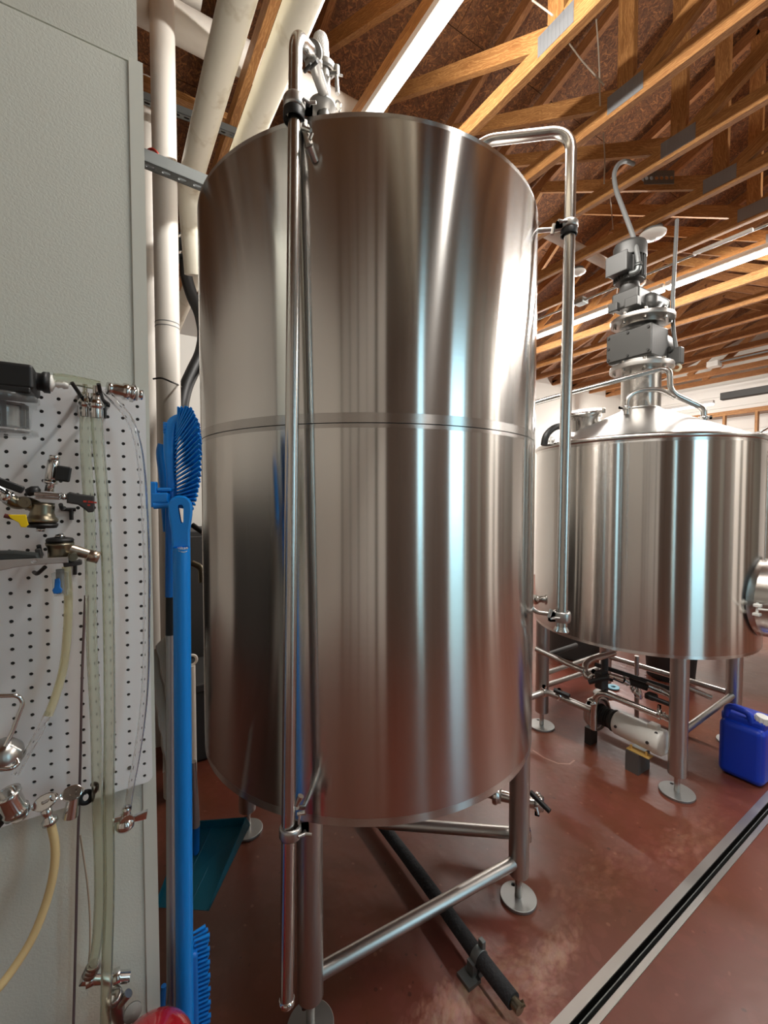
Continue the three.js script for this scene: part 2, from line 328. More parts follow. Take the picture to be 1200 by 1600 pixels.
{ // roof deck of strand board sheets
  const c = struct('ceiling', [-1, 1].map((s) => {
    const run = s < 0 ? 4.25 : 3.4, L = run / Math.cos(Math.atan(RIDGE.s));
    return box(13.3, 0.04, L, 0, 0, s * L / 2).rotateX(s * Math.atan(RIDGE.s)).translate(3.85, RIDGE.y + 0.15, RIDGE.z);
  }), M.pineDark);
  for (const s of [-1, 1]) for (let j = 0; j < 4; j++) for (let i = 0; i < 6; i++) {
    const off = j % 2 ? 1.2 : 0, x0 = Math.max(-2.7, -2.7 + i * 2.44 - off), x1 = Math.min(10.4, -2.7 + (i + 1) * 2.44 - off);
    if (x1 - x0 < 0.1 || (s > 0 && j > 2)) continue;
    const g = box(x1 - x0 - 0.005, 0.016, 1.115, (x0 + x1) / 2, 0, s * (0.56 + j * 1.12)); boxUV(g, rr(0, 1), rr(0, 1));
    piece(c, 'panel', g.rotateX(s * Math.atan(RIDGE.s)).translate(0, RIDGE.y + 0.115, RIDGE.z), M.osb);
  }
}
// ---------------------------------------------------------------- roof trusses, 0.613 m apart
const plateTex = std({ color: new THREE.Color(0.30, 0.305, 0.31), metalness: 0.6, roughness: 0.5 });
function nailPlate(x, y, z, L, H) {                         // toothed steel plate: pressed grooves are real ridges
  const g = [box(0.0016, H, L, x, y, z)];
  for (let k = 0; k < 9; k++) g.push(box(0.0028, H * 0.96, L * 0.045, x - 0.0004, y, z - L / 2 + (k + 0.5) * L / 9));
  return g;
}
const nth = ['first', 'second', 'third', 'fourth', 'fifth', 'sixth', 'seventh', 'eighth', 'ninth', 'tenth', 'eleventh', 'twelfth', 'thirteenth', 'fourteenth', 'fifteenth', 'sixteenth'];
const TX = Array.from({ length: 21 }, (_, k) => 1.277 + (k - 6) * 0.613);
TX.forEach((x, k) => {
  if (x > 10.2) return;
  const n = k - 6;
  const lab = n < 0 ? nth[-n - 1] + ' wooden roof truss to the left of the lamp, above the cream pipes' : n === 0 ? 'wooden roof truss carrying the lamp above the tall tank' : n === 6 ? 'wooden roof truss lit brightly beside the long lamp behind the grey motor' :
    n < 6 ? nth[n - 1] + ' wooden roof truss to the right of the lamp above the tall tank' : nth[n - 7] + ' wooden roof truss beyond the long lamp behind the grey motor';
  const t = thing('roof_truss', lab, 'roof truss', [x, 3.68, RIDGE.z], n < 0 ? 'roof trusses left of the lamp' : 'roof trusses right of the lamp');
  const m = n > 8 ? M.pineDark : M.pine, w = 0.042, z0 = -5.5, z1 = 1.8, nd = RIDGE.z;
  part(t, 'bottom_chord', lumber([x, 3.725, z0], [x, 3.725, z1], w, 0.09), m);
  part(t, 'top_chord', lumber([x, roofY(z0) + 0.03, z0], [x, RIDGE.y + 0.03, nd], w, 0.09), M.pineDark);
  part(t, 'top_chord', lumber([x, RIDGE.y + 0.03, nd], [x, roofY(z1) + 0.03, z1], w, 0.09), M.pineDark);
  part(t, 'web', lumber([x, 3.77, nd], [x, RIDGE.y - 0.02, nd], w * 0.96, 0.089, [0, 0, 1]), m);
  for (const s of [-1, 1]) part(t, 'web', lumber([x, 3.76, nd + s * 0.04], [x, roofY(nd + 1.5) - 0.02, nd + s * 1.5], w * 0.96, 0.089), m);
  part(t, 'web', lumber([x, roofY(-2.9) - 0.02, -2.95], [x, 3.76, -3.9], w * 0.96, 0.089), m);
  if (n >= 0 && n < 6) part(t, 'nail_plate', nailPlate(x - w / 2 - 0.001, 3.755, nd, 0.2, 0.10), plateTex, 'grey toothed steel plate');
  else part(t, 'nail_plate', box(0.0016, 0.1, 0.2, x - w / 2 - 0.001, 3.755, nd), plateTex, 'grey toothed steel plate');
});
function brace(name, a, b, w, h, label, m = M.pineDark) { return tag(solo(name, lumber(a, b, w, h), m, label, 'board'), label, 'board'); }
brace('timber_brace', [-2.5, 3.815, -2.86], [1.25, 3.815, -2.86], 0.089, 0.04, 'flat wooden brace crossing behind the sloping-looking white pipes at upper left', M.pine);
// far partition framing in front of the right wall
{
  const t = thing('stud_wall', 'bare timber stud frame against the white boards beyond the squat tank', 'stud frame', [9.9, 0, -3.2]);
  part(t, 'top_plate', lumber([9.9, 3.05, -4.1], [9.9, 3.05, -1.6], 0.089, 0.04), M.pine);
  part(t, 'top_plate', lumber([9.9, 3.092, -4.1], [9.9, 3.092, -1.6], 0.089, 0.04), M.pine);
  for (const z of [-4.08, -3.55, -3.06, -2.56, -2.06]) part(t, 'stud', lumber([9.9, 0, z], [9.9, 3.03, z], 0.04, 0.089, [1, 0, 0]), M.pine);
}
// ---------------------------------------------------------------- LED strip lamps
function lamp(x, y, z, L, label, group, power = 1) {
  const t = thing('strip_lamp', label, 'lamp', [x, y, z], group);
  part(t, 'housing', rbox(0.075, 0.05, L, 0.008, x, y + 0.035, z), M.lampBody);
  const d = part(t, 'diffuser', rbox(0.068, 0.034, L - 0.01, 0.012, x, y, z), M.lamp); d.castShadow = false;
  const q = new THREE.RectAreaLight(LAMP.colour, LAMP.nits * power, 0.066, L - 0.02);
  q.position.set(0, -0.0185, 0); q.rotation.x = -Math.PI / 2; q.name = 'lamp_light'; t.add(q);
  for (const s of [-1, 1]) {                                // the diffuser wraps up the sides and glows sideways too
    const e = new THREE.RectAreaLight(LAMP.colour, LAMP.nits * power, L - 0.02, 0.026);
    e.position.set(s * 0.0365, 0, 0); e.rotation.y = -s * Math.PI / 2; e.name = 'lamp_light'; t.add(e);
  }
}
lamp(1.29, 3.63, -1.06, 2.42, 'glowing white strip lamp under the truss directly above the tall tank', undefined);
lamp(4.86, 3.625, -3.5, 2.42, 'far half of the long glowing strip lamp behind the grey motor', 'strip lamps behind the motor');
lamp(4.86, 3.625, -1.06, 2.42, 'near half of the long glowing strip lamp at the right edge', 'strip lamps behind the motor');
lamp(4.86, 3.625, 0.98, 1.5, 'strip lamp at the doorway end of the row behind the grey motor', 'strip lamps behind the motor');
lamp(8.2, 2.985, -4.3, 2.42, 'glowing lamp far away, seen just above the cone of the squat tank', undefined, 1);
{ // black tube heater hanging far to the right
  const t = thing('tube_heater', 'long black heater duct hanging high in front of the far white wall', 'heater', [7.4, 2.84, -1.5]);
  part(t, 'duct', rbox(0.1, 0.1, 2.4, 0.01, 7.4, 2.92, -1.5), M.dark);
  for (const z of [-2.0, -0.6]) part(t, 'hanger', rodG(0.006, 0.72, [7.4, 3.32, z]), M.galv);
}
{ // smoke detectors and small ceiling fittings
  const mk = (p, label, k = 1) => {
    const t = thing('smoke_detector', label, 'detector', p);
    part(t, 'base', lathe(scaled([[0, 0.02], [0.05, 0.02], [0.052, 0.055], [0, 0.06]], k), p), M.conduit);
    part(t, 'cover', lathe(scaled([[0, -0.012], [0.016, -0.012], [0.02, -0.004], [0.05, -0.002], [0.07, 0.012], [0.072, 0.022], [0.06, 0.03], [0, 0.03]], k), p), M.motorWhite);
    part(t, 'lens', lathe(scaled([[0, -0.022], [0.008, -0.02], [0.011, -0.012], [0.0, -0.011]], k), p), M.clearBowl);
    return t;
  };
  const p = [3.804, 3.62, -1.892], t = mk(p, 'round white fire detector with red lettering hanging above the grey motor', 1.38);
  const { FontLoader } = await import('three/addons/loaders/FontLoader.js'), { TextGeometry } = await import('three/addons/geometries/TextGeometry.js');
  const font = await new FontLoader().loadAsync('fonts/droid/droid_sans_bold.typeface.json');
  const g = new TextGeometry('FIRE', { font, size: 0.022, depth: 0.0006, curveSegments: 4 }); g.center();
  pose(g, [0, 0, 0], [Math.PI / 2, 0, 0]); g.rotateX(-0.1); g.rotateZ(0); g.rotateY(deg(-32)); 
  part(t, 'lettering', g.translate(p[0] + 0.046, p[1] - 0.007, p[2] - 0.014), M.redText, 'red letters reading FIRE');
  part(t, 'cable', hose([[p[0] - 0.02, p[1] + 0.05, p[2]], [p[0] - 0.05, p[1] + 0.12, p[2] - 0.05], [p[0] - 0.09, p[1] + 0.14, p[2] - 0.1], [p[0] - 0.08, p[1] + 0.05, p[2] - 0.13]], 0.003, 24, 6), M.wire);
  mk([3.855, 3.64, -2.597], 'small white round detector behind the bent steel pipe');
  const box1 = [4.453, 3.655, -2.956];
  const c = thing('ceiling_conduit', 'thin grey conduit with junction box running under the trusses behind the motor', 'conduit', box1);
  part(c, 'conduit', pipe([[4.45, box1[1], -5.4], [4.45, box1[1], 1.7]], 0.011, 0.02, 10), M.conduit);
  part(c, 'junction_box', rbox(0.11, 0.06, 0.11, 0.006, 4.45, box1[1], box1[2]), M.galv);
  const c2 = thing('ceiling_conduit', 'far thin conduit with small white junction box at right', 'conduit', [8.2, 3.6, -3.1]);
  part(c2, 'conduit', pipe([[8.2, 3.63, -3.1], [8.2, 3.63, 0.5]], 0.014, 0.02, 10), M.conduit);
  part(c2, 'junction_box', rbox(0.16, 0.09, 0.16, 0.01, 8.2, 3.61, -3.1), M.motorWhite);
  solo('white_fitting', rbox(0.03, 0.025, 0.42, 0.006, ...[4.377, 3.63, -1.623]), M.motorWhite, 'small white bar fitting under the truss at right', 'fitting');
}
// hanging cables between the trusses
for (const [pts, label] of [
  [[[2.45, 4.273, -1.557], [2.45, 4.042, -1.537], [2.45, 3.763, -1.524]], 'thin pale cable hanging straight down between the first two trusses'],
  [[[2.4, 4.228, -1.696], [2.4, 4.057, -1.609], [2.4, 3.816, -1.472]], 'thin pale cable running slantwise under the first truss'],
  [[[1.8, 3.929, -1.481], [1.8, 3.85, -1.428], [1.8, 3.75, -1.362]], 'thin pale cable at the top edge beside the first truss'],
  [[[3, 4.063, -1.839], [3, 3.892, -1.826], [3, 3.709, -1.827]], 'thin pale cable hanging above the bent grey hose'],
  [[[3.16, 3.74, -1.88], [3.7, 3.997, -2.187], [3.7, 3.866, -2.173], [3.7, 3.792, -2.166]], 'thin pale cable hanging beside the bent grey hose'],
  [[[4.351, 3.74, -2.474], [4.31, 3.63, -2.461], [4.31, 3.452, -2.484], [4.31, 3.322, -2.507]], 'thin pale cable hanging left of the grey motor'],
]) solo('hanging_cable', hose(pts, 0.0045, 16, 6), M.wire, label, 'cable');
{ // perforated strut hanging beyond the second truss
  const a = [3.477, 3.868, -1.802], b = [3.639, 3.752, -1.695], d = V(b).sub(V(a)), L = d.length();
  const g = plate([[0, 0], [L, 0], [L, 0.1], [0, 0.1]], 0.003, 0, Array.from({ length: 6 }, (_, i) => ring(L * (i + 0.5) / 6, 0.045, 0.014)));
  g.rotateY(Math.atan2(-d.z, d.x)).translate(...a);
  solo('steel_strut', [g, slab(a[0], b[0], a[1] + 0.1, a[1] + 0.104, a[2] - 0.06, a[2])], M.galv, 'short grey perforated steel strut under the third truss', 'strut');
}
// ---------------------------------------------------------------- white waste pipes at upper left
{
  const A = thing('waste_pipe', 'left of two wide cream pipes overhead, dropping to a black rubber coupling', 'pipe', [0.383, 3.1, -1.5], 'cream plastic pipes overhead');
  part(A, 'pipe', pipe([[0.383, 3.1, 1.75], [0.383, 3.1, -2.5], [0.43, 2.72, -2.62]], 0.055, 0.10, 32), M.pvc);
  const top = [0.443, 3.134, -3.045], bot = [0.444, 2.988, -3.039];
  part(A, 'coupling', [span(top, bot, 0.062, 0.058, 28)], M.rubber, 'black rubber coupling');
  for (const q of [0.15, 0.85]) { const c = V(top).lerp(V(bot), q).toArray(); part(A, 'hose_clamp', [lathe([[0.06, -0.008], [0.0645, -0.008], [0.0645, 0.008], [0.06, 0.008]], c), rbox(0.03, 0.014, 0.02, 0.003, c[0] + 0.03, c[1], c[2] + 0.055)], M.chrome); }
  part(A, 'label_sticker', pose(plate(rounded(-0.02, -0.03, 0.02, 0.03, 0.004), 0.001), [top[0] + 0.04, (top[1] + bot[1]) / 2, top[2] + 0.052], [0, 0.5, 0]), M.redText, 'red sticker');
  const B = thing('waste_pipe', 'wide cream plastic pipe overhead, right of the pair, passing behind the tall tank', 'pipe', [0.562, 3.1, -1.5], 'cream plastic pipes overhead');
  part(B, 'pipe', pipe([[0.562, 3.1, 1.75], [0.562, 3.1, -5.3]], 0.055, 0.1, 32), M.pvc);
  const rise = thing('waste_pipe', 'upright white plastic pipe beside the wall end, behind the blue brushes', 'pipe', [0.206, -1.419, -2.296]);
  const rx = [0.261, 1.501, -2.382];
  part(rise, 'pipe', pipe([[rx[0], 0, rx[2]], [rx[0], 4.85, rx[2]]], 0.0545, 0.05, 32), M.pvcClean);
  for (const y of [2.340, 2.320]) part(rise, 'joint_ring', lathe([[0.0548, -0.0025], [0.0556, 0], [0.0548, 0.0025]], [rx[0], y, rx[2]]), M.conduit);
  const r2 = [0.232, 1.501, -2.934];
  solo('waste_pipe', pipe([[r2[0], 0, r2[2]], [r2[0], 3.9, r2[2]]], 0.05, 0.12, 28), M.pvcClean, 'second upright white plastic pipe, half hidden by the wall end', 'pipe');
  const X1 = thing('waste_pipe', 'white plastic pipe lying crosswise over the trusses, reappearing right of the tall tank', 'pipe', [1, 3.77, -2.3]);
  const xa = [0.353, 3.86, -2.462], xb = [3.453, 3.83, -2.541], xc = [5.073, 3.83, -2.566];
  part(X1, 'pipe', pipe([[-2.4, 3.86, xa[2] + 0.02], [1.9, 3.86, xa[2]]], 0.083, 0.05, 36), M.pvcClean);
  part(X1, 'reducer', span([1.88, 3.86, xa[2]], [2.05, 3.83, xb[2]], 0.09, 0.055, 32), M.pvcClean);
  part(X1, 'pipe', pipe([[2.0, 3.83, xb[2]], xb, xc], 0.047, 0.05, 28), M.pvcClean);
  part(X1, 'socket', [rodG(0.055, 0.12, xc, [1, 0, 0], 28)], M.pvcClean);
  const xd = [0.355, 4.08, -2.455];
  solo('waste_pipe', pipe([[-2.4, 4.08, xd[2]], [0.45, 4.08, xd[2]]], 0.083, 0.05, 32), M.pvcClean, 'white plastic pipe lying crosswise at the very top, nearer than its twin', 'pipe');
  // struts with slots
  const strut = (a, b, label) => {
    const L = V(a).distanceTo(V(b)), n = Math.round(L / 0.05), h = Array.from({ length: n }, (_, i) => rounded(L * (i + 0.5) / n - 0.014, 0.013, L * (i + 0.5) / n + 0.014, 0.027, 0.0065, 2));
    const face = plate([[0, 0], [L, 0], [L, 0.041], [0, 0.041]], 0.0025, 0, h).rotateX(-Math.PI / 2);   // slotted side down
    const g = [face, slab(0, L, 0, 0.041, -0.0025, 0), slab(0, L, 0, 0.041, -0.041, -0.0385)];
    const m = merge(g); m.rotateY(Math.atan2(-(b[2] - a[2]), b[0] - a[0])).translate(...a);
    return solo('strut_channel', m, M.galv, label, 'strut');
  };
  strut([0.118, 2.62, -1.685], [0.372, 2.62, -1.706], 'grey slotted steel strut between the wall end and the tall tank');
  strut([0.146, 3.64, -2.738], [0.684, 3.64, -2.702], 'grey slotted strut high behind the cream pipes');
  solo('red_cable', hose([[0.129, 2.661, -1.732], [0.136, 2.683, -1.728], [0.151, 2.69, -1.719], [0.166, 2.674, -1.709], [0.165, 2.648, -1.708], [0.15, 2.635, -1.717]], 0.0045, 32, 8), M.redText, 'loop of red cable behind the wall end', 'cable');
  const H = thing('waste_hose', 'thick black flexible hose curling down from the rubber coupling behind the tall tank', 'hose', [0.419, 2.001, -2.718]);
  part(H, 'hose', hose([[0.444, 3, -3.039], [0.444, 2.894, -3.023], [0.465, 2.747, -2.956], [0.497, 2.607, -2.871], [0.502, 2.46, -2.803], [0.479, 2.344, -2.765], [0.426, 2.221, -2.722], [0.382, 2.113, -2.686], [0.351, 1.981, -2.641], [0.339, 1.804, -2.642]], 0.036, 70, 18), M.rubber);
  part(H, 'tape_tail', hose([[0.496, 2.377, -2.779], [0.475, 2.221, -2.691], [0.467, 1.981, -2.568], [0.465, 1.698, -2.557]], 0.02, 30, 12), M.rubber, 'loose black tape tail');
  solo('hanging_cable', hose([[0.186, 2.042, -2.275], [0.218, 2.045, -2.254], [0.258, 2.027, -2.228], [0.339, 2.082, -2.535]], 0.004, 24, 8), M.rubber, 'thin black cable across the upright white pipe', 'cable');
}
// ---------------------------------------------------------------- dark corner behind the partition
{
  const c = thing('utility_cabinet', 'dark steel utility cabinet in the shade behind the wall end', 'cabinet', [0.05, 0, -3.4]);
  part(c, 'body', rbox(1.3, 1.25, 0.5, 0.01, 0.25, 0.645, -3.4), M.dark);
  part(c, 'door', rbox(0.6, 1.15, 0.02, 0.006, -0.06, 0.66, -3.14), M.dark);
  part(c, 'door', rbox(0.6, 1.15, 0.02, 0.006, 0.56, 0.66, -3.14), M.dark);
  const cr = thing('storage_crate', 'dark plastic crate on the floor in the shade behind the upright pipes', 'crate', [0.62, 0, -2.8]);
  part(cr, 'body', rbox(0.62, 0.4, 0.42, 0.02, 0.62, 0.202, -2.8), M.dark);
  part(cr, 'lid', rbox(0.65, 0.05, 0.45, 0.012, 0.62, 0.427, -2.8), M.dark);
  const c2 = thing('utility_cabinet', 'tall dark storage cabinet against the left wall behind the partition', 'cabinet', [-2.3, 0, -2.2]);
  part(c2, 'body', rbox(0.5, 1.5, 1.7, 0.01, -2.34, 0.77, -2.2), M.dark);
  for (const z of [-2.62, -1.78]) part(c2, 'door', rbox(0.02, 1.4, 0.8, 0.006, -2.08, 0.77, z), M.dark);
  solo('wall_panel', slab(-0.4, 1.1, 0.2, 2.75, -3.74, -3.70), M.white, 'white wall panel behind the upright pipes', 'panel');
  // pleated white cloth hanging behind the aluminium pole
  const g = new THREE.PlaneGeometry(0.12, 0.5, 30, 24), p = g.attributes.position;
  for (let i = 0; i < p.count; i++) { const x = p.getX(i), y = p.getY(i); p.setXYZ(i, x * (0.75 + 0.5 * (0.25 - y)), y + 0.03 * Math.sin(x * 30), 0.02 * Math.sin(x * 120 + y * 7) + 0.006 * Math.sin(y * 60 + x * 40)); }
  g.computeVertexNormals(); const back = g.clone().translate(0, 0, -0.004), o = [0.188, 0.667, -1.92];
  solo('hanging_cloth', pose(merge([g, back]), o, [0, -0.5, 0.12]), M.cloth, 'creased off-white cloth hanging behind the metal pole', 'cloth');
  const s = thing('hose_spigot', 'small dark pipe fitting glimpsed between the blue pole and the tall tank', 'fitting', [0.341, 1.18, -2.14]);
  part(s, 'elbow', pipe([[0.322, 1.195, -2.153], [0.356, 1.177, -2.131], [0.357, 1.107, -2.127]], 0.014, 0.02, 12), M.brass);
  part(s, 'handle', span([0.325, 1.371, -2.159], [0.366, 1.336, -2.131], 0.012), M.rubber);
  const wp = [0.357, 0.608, -2.462];
  solo('standpipe', [rodG(0.019, wp[1], [wp[0], wp[1] / 2, wp[2]]), new THREE.TorusGeometry(0.026, 0.007, 10, 28).translate(wp[0], wp[1] + 0.03, wp[2])], M.pvcClean, 'thin white standpipe with a ring top behind the blue pole', 'pipe');
}
// ---------------------------------------------------------------- sanitary fittings
function clampBand(pos, axis, r, w = 0.022, wing = [1, 0, 0]) {      // two-piece clamp with lugs and wing nut
  const A = V(axis).normalize(), W = V(wing).addScaledVector(A, -V(wing).dot(A)).normalize(), c = V(pos);
  const g = [lathe([[r, -w / 2], [r + 0.005, -w / 2], [r + 0.0085, -w * 0.3], [r + 0.0085, w * 0.3], [r + 0.005, w / 2], [r, w / 2]], pos, axis, 36)];
  const p = c.clone().addScaledVector(W, r + 0.014), side = A.clone().cross(W);
  const lug = rbox(0.022, w * 0.9, 0.016, 0.003); lug.applyMatrix4(new THREE.Matrix4().makeBasis(W, A, side)); g.push(lug.translate(p.x, p.y, p.z));
  const q = p.clone().addScaledVector(side, 0.018);
  g.push(span(p.toArray(), q.toArray(), 0.004, 0.004, 10), span(q.clone().addScaledVector(W, -0.016).addScaledVector(side, 0.006).toArray(), q.toArray(), 0.0035, 0.005, 8), span(q.toArray(), q.clone().addScaledVector(W, 0.016).addScaledVector(side, 0.006).toArray(), 0.005, 0.0035, 8));
  return g;
}
const gasket = (pos, axis, r, w) => lathe([[r - 0.004, -w / 2], [r, -w / 2], [r, w / 2], [r - 0.004, w / 2], [r - 0.004, -w / 2]], pos, axis, 32);
const ferrule = (pos, axis, r, h = 0.012) => lathe([[0, -h / 2], [r, -h / 2], [r, -h / 6], [r * 0.82, h / 2], [0, h / 2]], pos, axis, 32);
function tankLeg(t, x, z, top, r, footR) {
  const leg = part(t, 'leg', rodG(r, top - 0.10, [x, 0.10 + (top - 0.10) / 2, z], [0, 1, 0], 32), M.satin);
  part(leg, 'threaded_foot', [rodG(0.013, 0.1, [x, 0.06, z]), rodG(0.021, 0.016, [x, 0.094, z], [0, 1, 0], 6)], M.tube);
  const disc = plate(ring(0, 0, footR, footR, 40), 0.012, 0.002, [ring(footR * 0.72, 0, 0.008)]).rotateX(-Math.PI / 2).rotateY(-Math.atan2(z, x) + 0.4).translate(x, 0.0, z);
  part(leg, 'foot_plate', disc, M.footSteel);
  return leg;
}
// ---------------------------------------------------------------- tall tank
{
  const cx = 0.884, cz = -1.497, R = 0.621, y0 = 0.63, y1 = 2.458, ys = 1.689;
  const T = thing('brewing_tank', 'tall brushed steel tank with a weld seam halfway up, beside the pegboard wall', 'tank', [cx, 0, cz]);
  const wall = (a, b, dr = 0) => { const n = Math.max(2, Math.round((b - a) / 0.05)), pr = []; for (let i = 0; i <= n; i++) pr.push([R + dr, a + (b - a) * i / n]); return lathe(pr, [cx, 0, cz], [0, 1, 0], 220); };
  part(T, 'upper_shell', wall(ys + 0.026, y1 - 0.012), M.shell);
  part(T, 'lower_shell', wall(y0 + 0.022, ys - 0.012), M.shell);
  part(T, 'weld_band', [wall(ys + 0.0012, ys + 0.0258), wall(ys - 0.0118, ys - 0.0012)], M.band, 'matt ground band along the seam');
  part(T, 'weld_seam', wall(ys - 0.0013, ys + 0.0013, -0.0016), M.dark, 'dark horizontal seam line');
  part(T, 'rim_band', [wall(y1 - 0.0118, y1), lathe([[R, y1], [R - 0.004, y1 + 0.003], [R - 0.012, y1 + 0.003]], [cx, 0, cz], [0, 1, 0], 220)], M.band);
  part(T, 'rim_band', [wall(y0, y0 + 0.0218), lathe([[R - 0.01, y0 - 0.001], [R, y0]], [cx, 0, cz], [0, 1, 0], 220)], M.band);
  part(T, 'head', lathe([[R - 0.012, y1 + 0.003], [0.4, y1 + 0.02], [0.15, y1 + 0.045], [0, y1 + 0.05]], [cx, 0, cz], [0, 1, 0], 96), M.satin);
  part(T, 'dish', lathe([[0, y0 - 0.08], [0.2, y0 - 0.06], [0.45, y0 - 0.02], [R - 0.01, y0 - 0.001]], [cx, 0, cz], [0, 1, 0], 96), M.satin);
  const L = [48.9, 137.5, 228.9, 318.9].map((a) => [cx + 0.581 * Math.cos(deg(a)), cz + 0.581 * Math.sin(deg(a))]);
  for (const [x, z] of L) tankLeg(T, x, z, 0.66, 0.0365, 0.066);
  part(T, 'brace', span([L[0][0], 0.15, L[0][1]], [L[1][0], 0.15, L[1][1]], 0.0215, 0.0215, 28), M.satin);
  // pipe standing in front of the tank, bent over at the top
  const top = [0.417, 2.655, -1.069], bot = [0.347, 0.264, -0.991], joint = [0.499, 2.724, -1.156];
  const P = part(T, 'standing_pipe', pipe([bot, top, joint], 0.0167, 0.05, 28), M.tube);
  const dirP = V(bot).sub(V(top)).normalize().toArray(), dj = V(joint).sub(V(top)).normalize().toArray();
  part(P, 'end_cap', [lathe([[0, -0.011], [0.012, -0.01], [0.0185, -0.004], [0.02, 0.006], [0.0165, 0.012], [0, 0.012]], bot, [0, 1, 0], 32)], M.chrome);
  const c1 = [0.411, 2.476, -1.063], c1b = [0.409, 2.447, -1.063];
  part(P, 'clamp', clampBand(c1, dirP, 0.0195, 0.032, [0.9, 0, 0.2]), M.satin);
  part(P, 'gasket', gasket(c1b, dirP, 0.0265, 0.022), M.rubber);
  const s1 = [0.458, 2.346, -1.045], a1 = [0.431, 2.43, -1.057], b1 = [0.434, 2.362, -1.028];
  part(P, 'bracket', [span(a1, b1, 0.007), span(b1, s1, 0.011, 0.009), rbox(0.02, 0.03, 0.012, 0.003, a1[0], a1[1], a1[2]), span([0.439, 2.4, -1.027], [0.424, 2.412, -1.043], 0.005, 0.006), span([0.437, 2.385, -1.015], [0.432, 2.37, -1.018], 0.004)], M.cast);
  const c2 = [0.364, 0.679, -1.002];
  part(P, 'clamp', clampBand(c2, dirP, 0.0195, 0.028, [0.9, 0, 0.3]), M.satin);
  const s2 = [0.427, 0.668, -1.076];
  part(P, 'bracket', [span([0.381, 0.695, -0.993], [0.387, 0.723, -0.996], 0.003), span([0.38, 0.72, -0.995], [0.396, 0.724, -0.985], 0.005, 0.006), span([0.381, 0.735, -1.006], [0.391, 0.758, -1.001], 0.006, 0.008), span([0.38, 0.733, -1.001], s2, 0.006)], M.chrome);
  // flange, wye and riser with knurled cap on the tank head
  const W = part(T, 'top_fitting', [pipe([[0.501, 2.71, -1.154], [0.519, 2.708, -1.178], [0.606, 2.766, -1.303]], 0.0165, 0.02, 24), lathe([[0.015, -0.008], [0.027, -0.008], [0.029, 0], [0.027, 0.008], [0.015, 0.008]], [0.499, 2.724, -1.156], dj, 32), lathe([[0.015, -0.006], [0.024, -0.006], [0.024, 0.006], [0.015, 0.006]], [0.508, 2.708, -1.167], [0.2, -0.9, -0.2], 28)], M.dull);
  part(W, 'bolt', [rodG(0.005, 0.03, [0.488, 2.682, -1.161], [0.3, 0, 1], 8), rodG(0.005, 0.03, [0.498, 2.681, -1.143], [0.3, 0, 1], 8)], M.dark);
  const rb = [0.603, 2.689, -1.302], rt = [0.606, 2.872, -1.307];
  part(T, 'riser', [span([rb[0], 2.44, rb[2]], [rb[0], rt[1], rb[2]], 0.018, 0.018, 28), lathe([[0.018, 0.03], [0.034, 0.012], [0.042, 0.008], [0.042, -0.004], [0.018, -0.02]], [0.598, 2.734, -1.307], [0, 1, 0], 32)], M.dull);
  const ct = [0.599, 2.872, -1.312];
  const K = part(T, 'vent_cap', lathe([[0.0, 0.092], [0.012, 0.09], [0.021, 0.08], [0.0245, 0.066], [0.0245, 0.012], [0.021, 0.0], [0.018, -0.01]], ct, [-0.06, 1, 0], 40), phy({ color: new THREE.Color(0.36, 0.35, 0.335), metalness: 1, roughness: 0.46, bumpMap: dataTex(64, (i) => [((i % 64 + ((i / 64) | 0)) % 16) < 8 ? 0 : 255], [0.09, 0.12]), bumpScale: 0.001 }));
  part(K, 'clamp', clampBand([0.606, 2.857, -1.307], [0, 1, 0], 0.025, 0.024, [0.84, 0, 0.54]), M.dull);
  part(K, 'wing_nut', [span([0.629, 2.844, -1.268], [0.629, 2.816, -1.267], 0.009, 0.008), span([0.624, 2.806, -1.258], [0.625, 2.75, -1.255], 0.005, 0.007), span([0.612, 2.824, -1.278], [0.628, 2.816, -1.256], 0.006)], M.dull);
  part(T, 'lifting_eye', sweep(new THREE.CatmullRomCurve3([[0.645, 2.743, -1.301], [0.64, 2.76, -1.305], [0.648, 2.774, -1.301], [0.656, 2.76, -1.295], [0.652, 2.739, -1.297]].map(V)).getPoints(24), 0.003, 8), M.chrome);
  // bent pipe on the right side
  const e = [1.374, 2.764, -0.958], b = [1.312, 1.042, -0.926];
  const Q = part(T, 'bent_pipe', pipe([[1.12, 2.45, -1.17], [1.12, 2.757, -1.17], e, b], 0.0188, 0.075, 28), M.tube);
  part(Q, 'end_cap', lathe([[0.0, -0.008], [0.024, -0.008], [0.0255, -0.002], [0.021, 0.006], [0.0188, 0.012]], b, [0, 1, 0], 32), M.chrome);
  const q1 = [1.36, 2.435, -0.953], q2 = [1.314, 1.088, -0.927], n1 = [1.326, 2.428, -0.987], n2 = [1.297, 1.092, -0.95];
  part(Q, 'clamp', clampBand(q1, [0, 1, 0], 0.0215, 0.026, [-0.84, 0, -0.4]), M.satin);
  part(Q, 'gasket', gasket([q1[0], q1[1] - 0.024, q1[2]], [0, 1, 0], 0.0275, 0.02), M.rubber);
  part(Q, 'clamp', clampBand(q2, [0, 1, 0], 0.0215, 0.036, [-0.84, 0, -0.4]), M.satin);
  part(Q, 'bracket', [span([1.282, 2.434, -1.038], n1, 0.0085, 0.0075), span(n1, [1.343, 2.426, -0.964], 0.010, 0.008), span([1.302, 2.398, -0.977], [1.308, 2.433, -0.974], 0.006), rodG(0.02, 0.006, [1.284, 2.434, -1.037], [1, 0, 0.3])], M.cast);
  part(Q, 'bracket', [pipe([[1.243, 1.154, -1.01], [1.252, 1.096, -1.002], n2], 0.008, 0.03, 14), span(n2, [1.303, 1.093, -0.934], 0.010, 0.008), span([1.268, 1.087, -0.944], [1.276, 1.115, -0.94], 0.006)], M.cast);
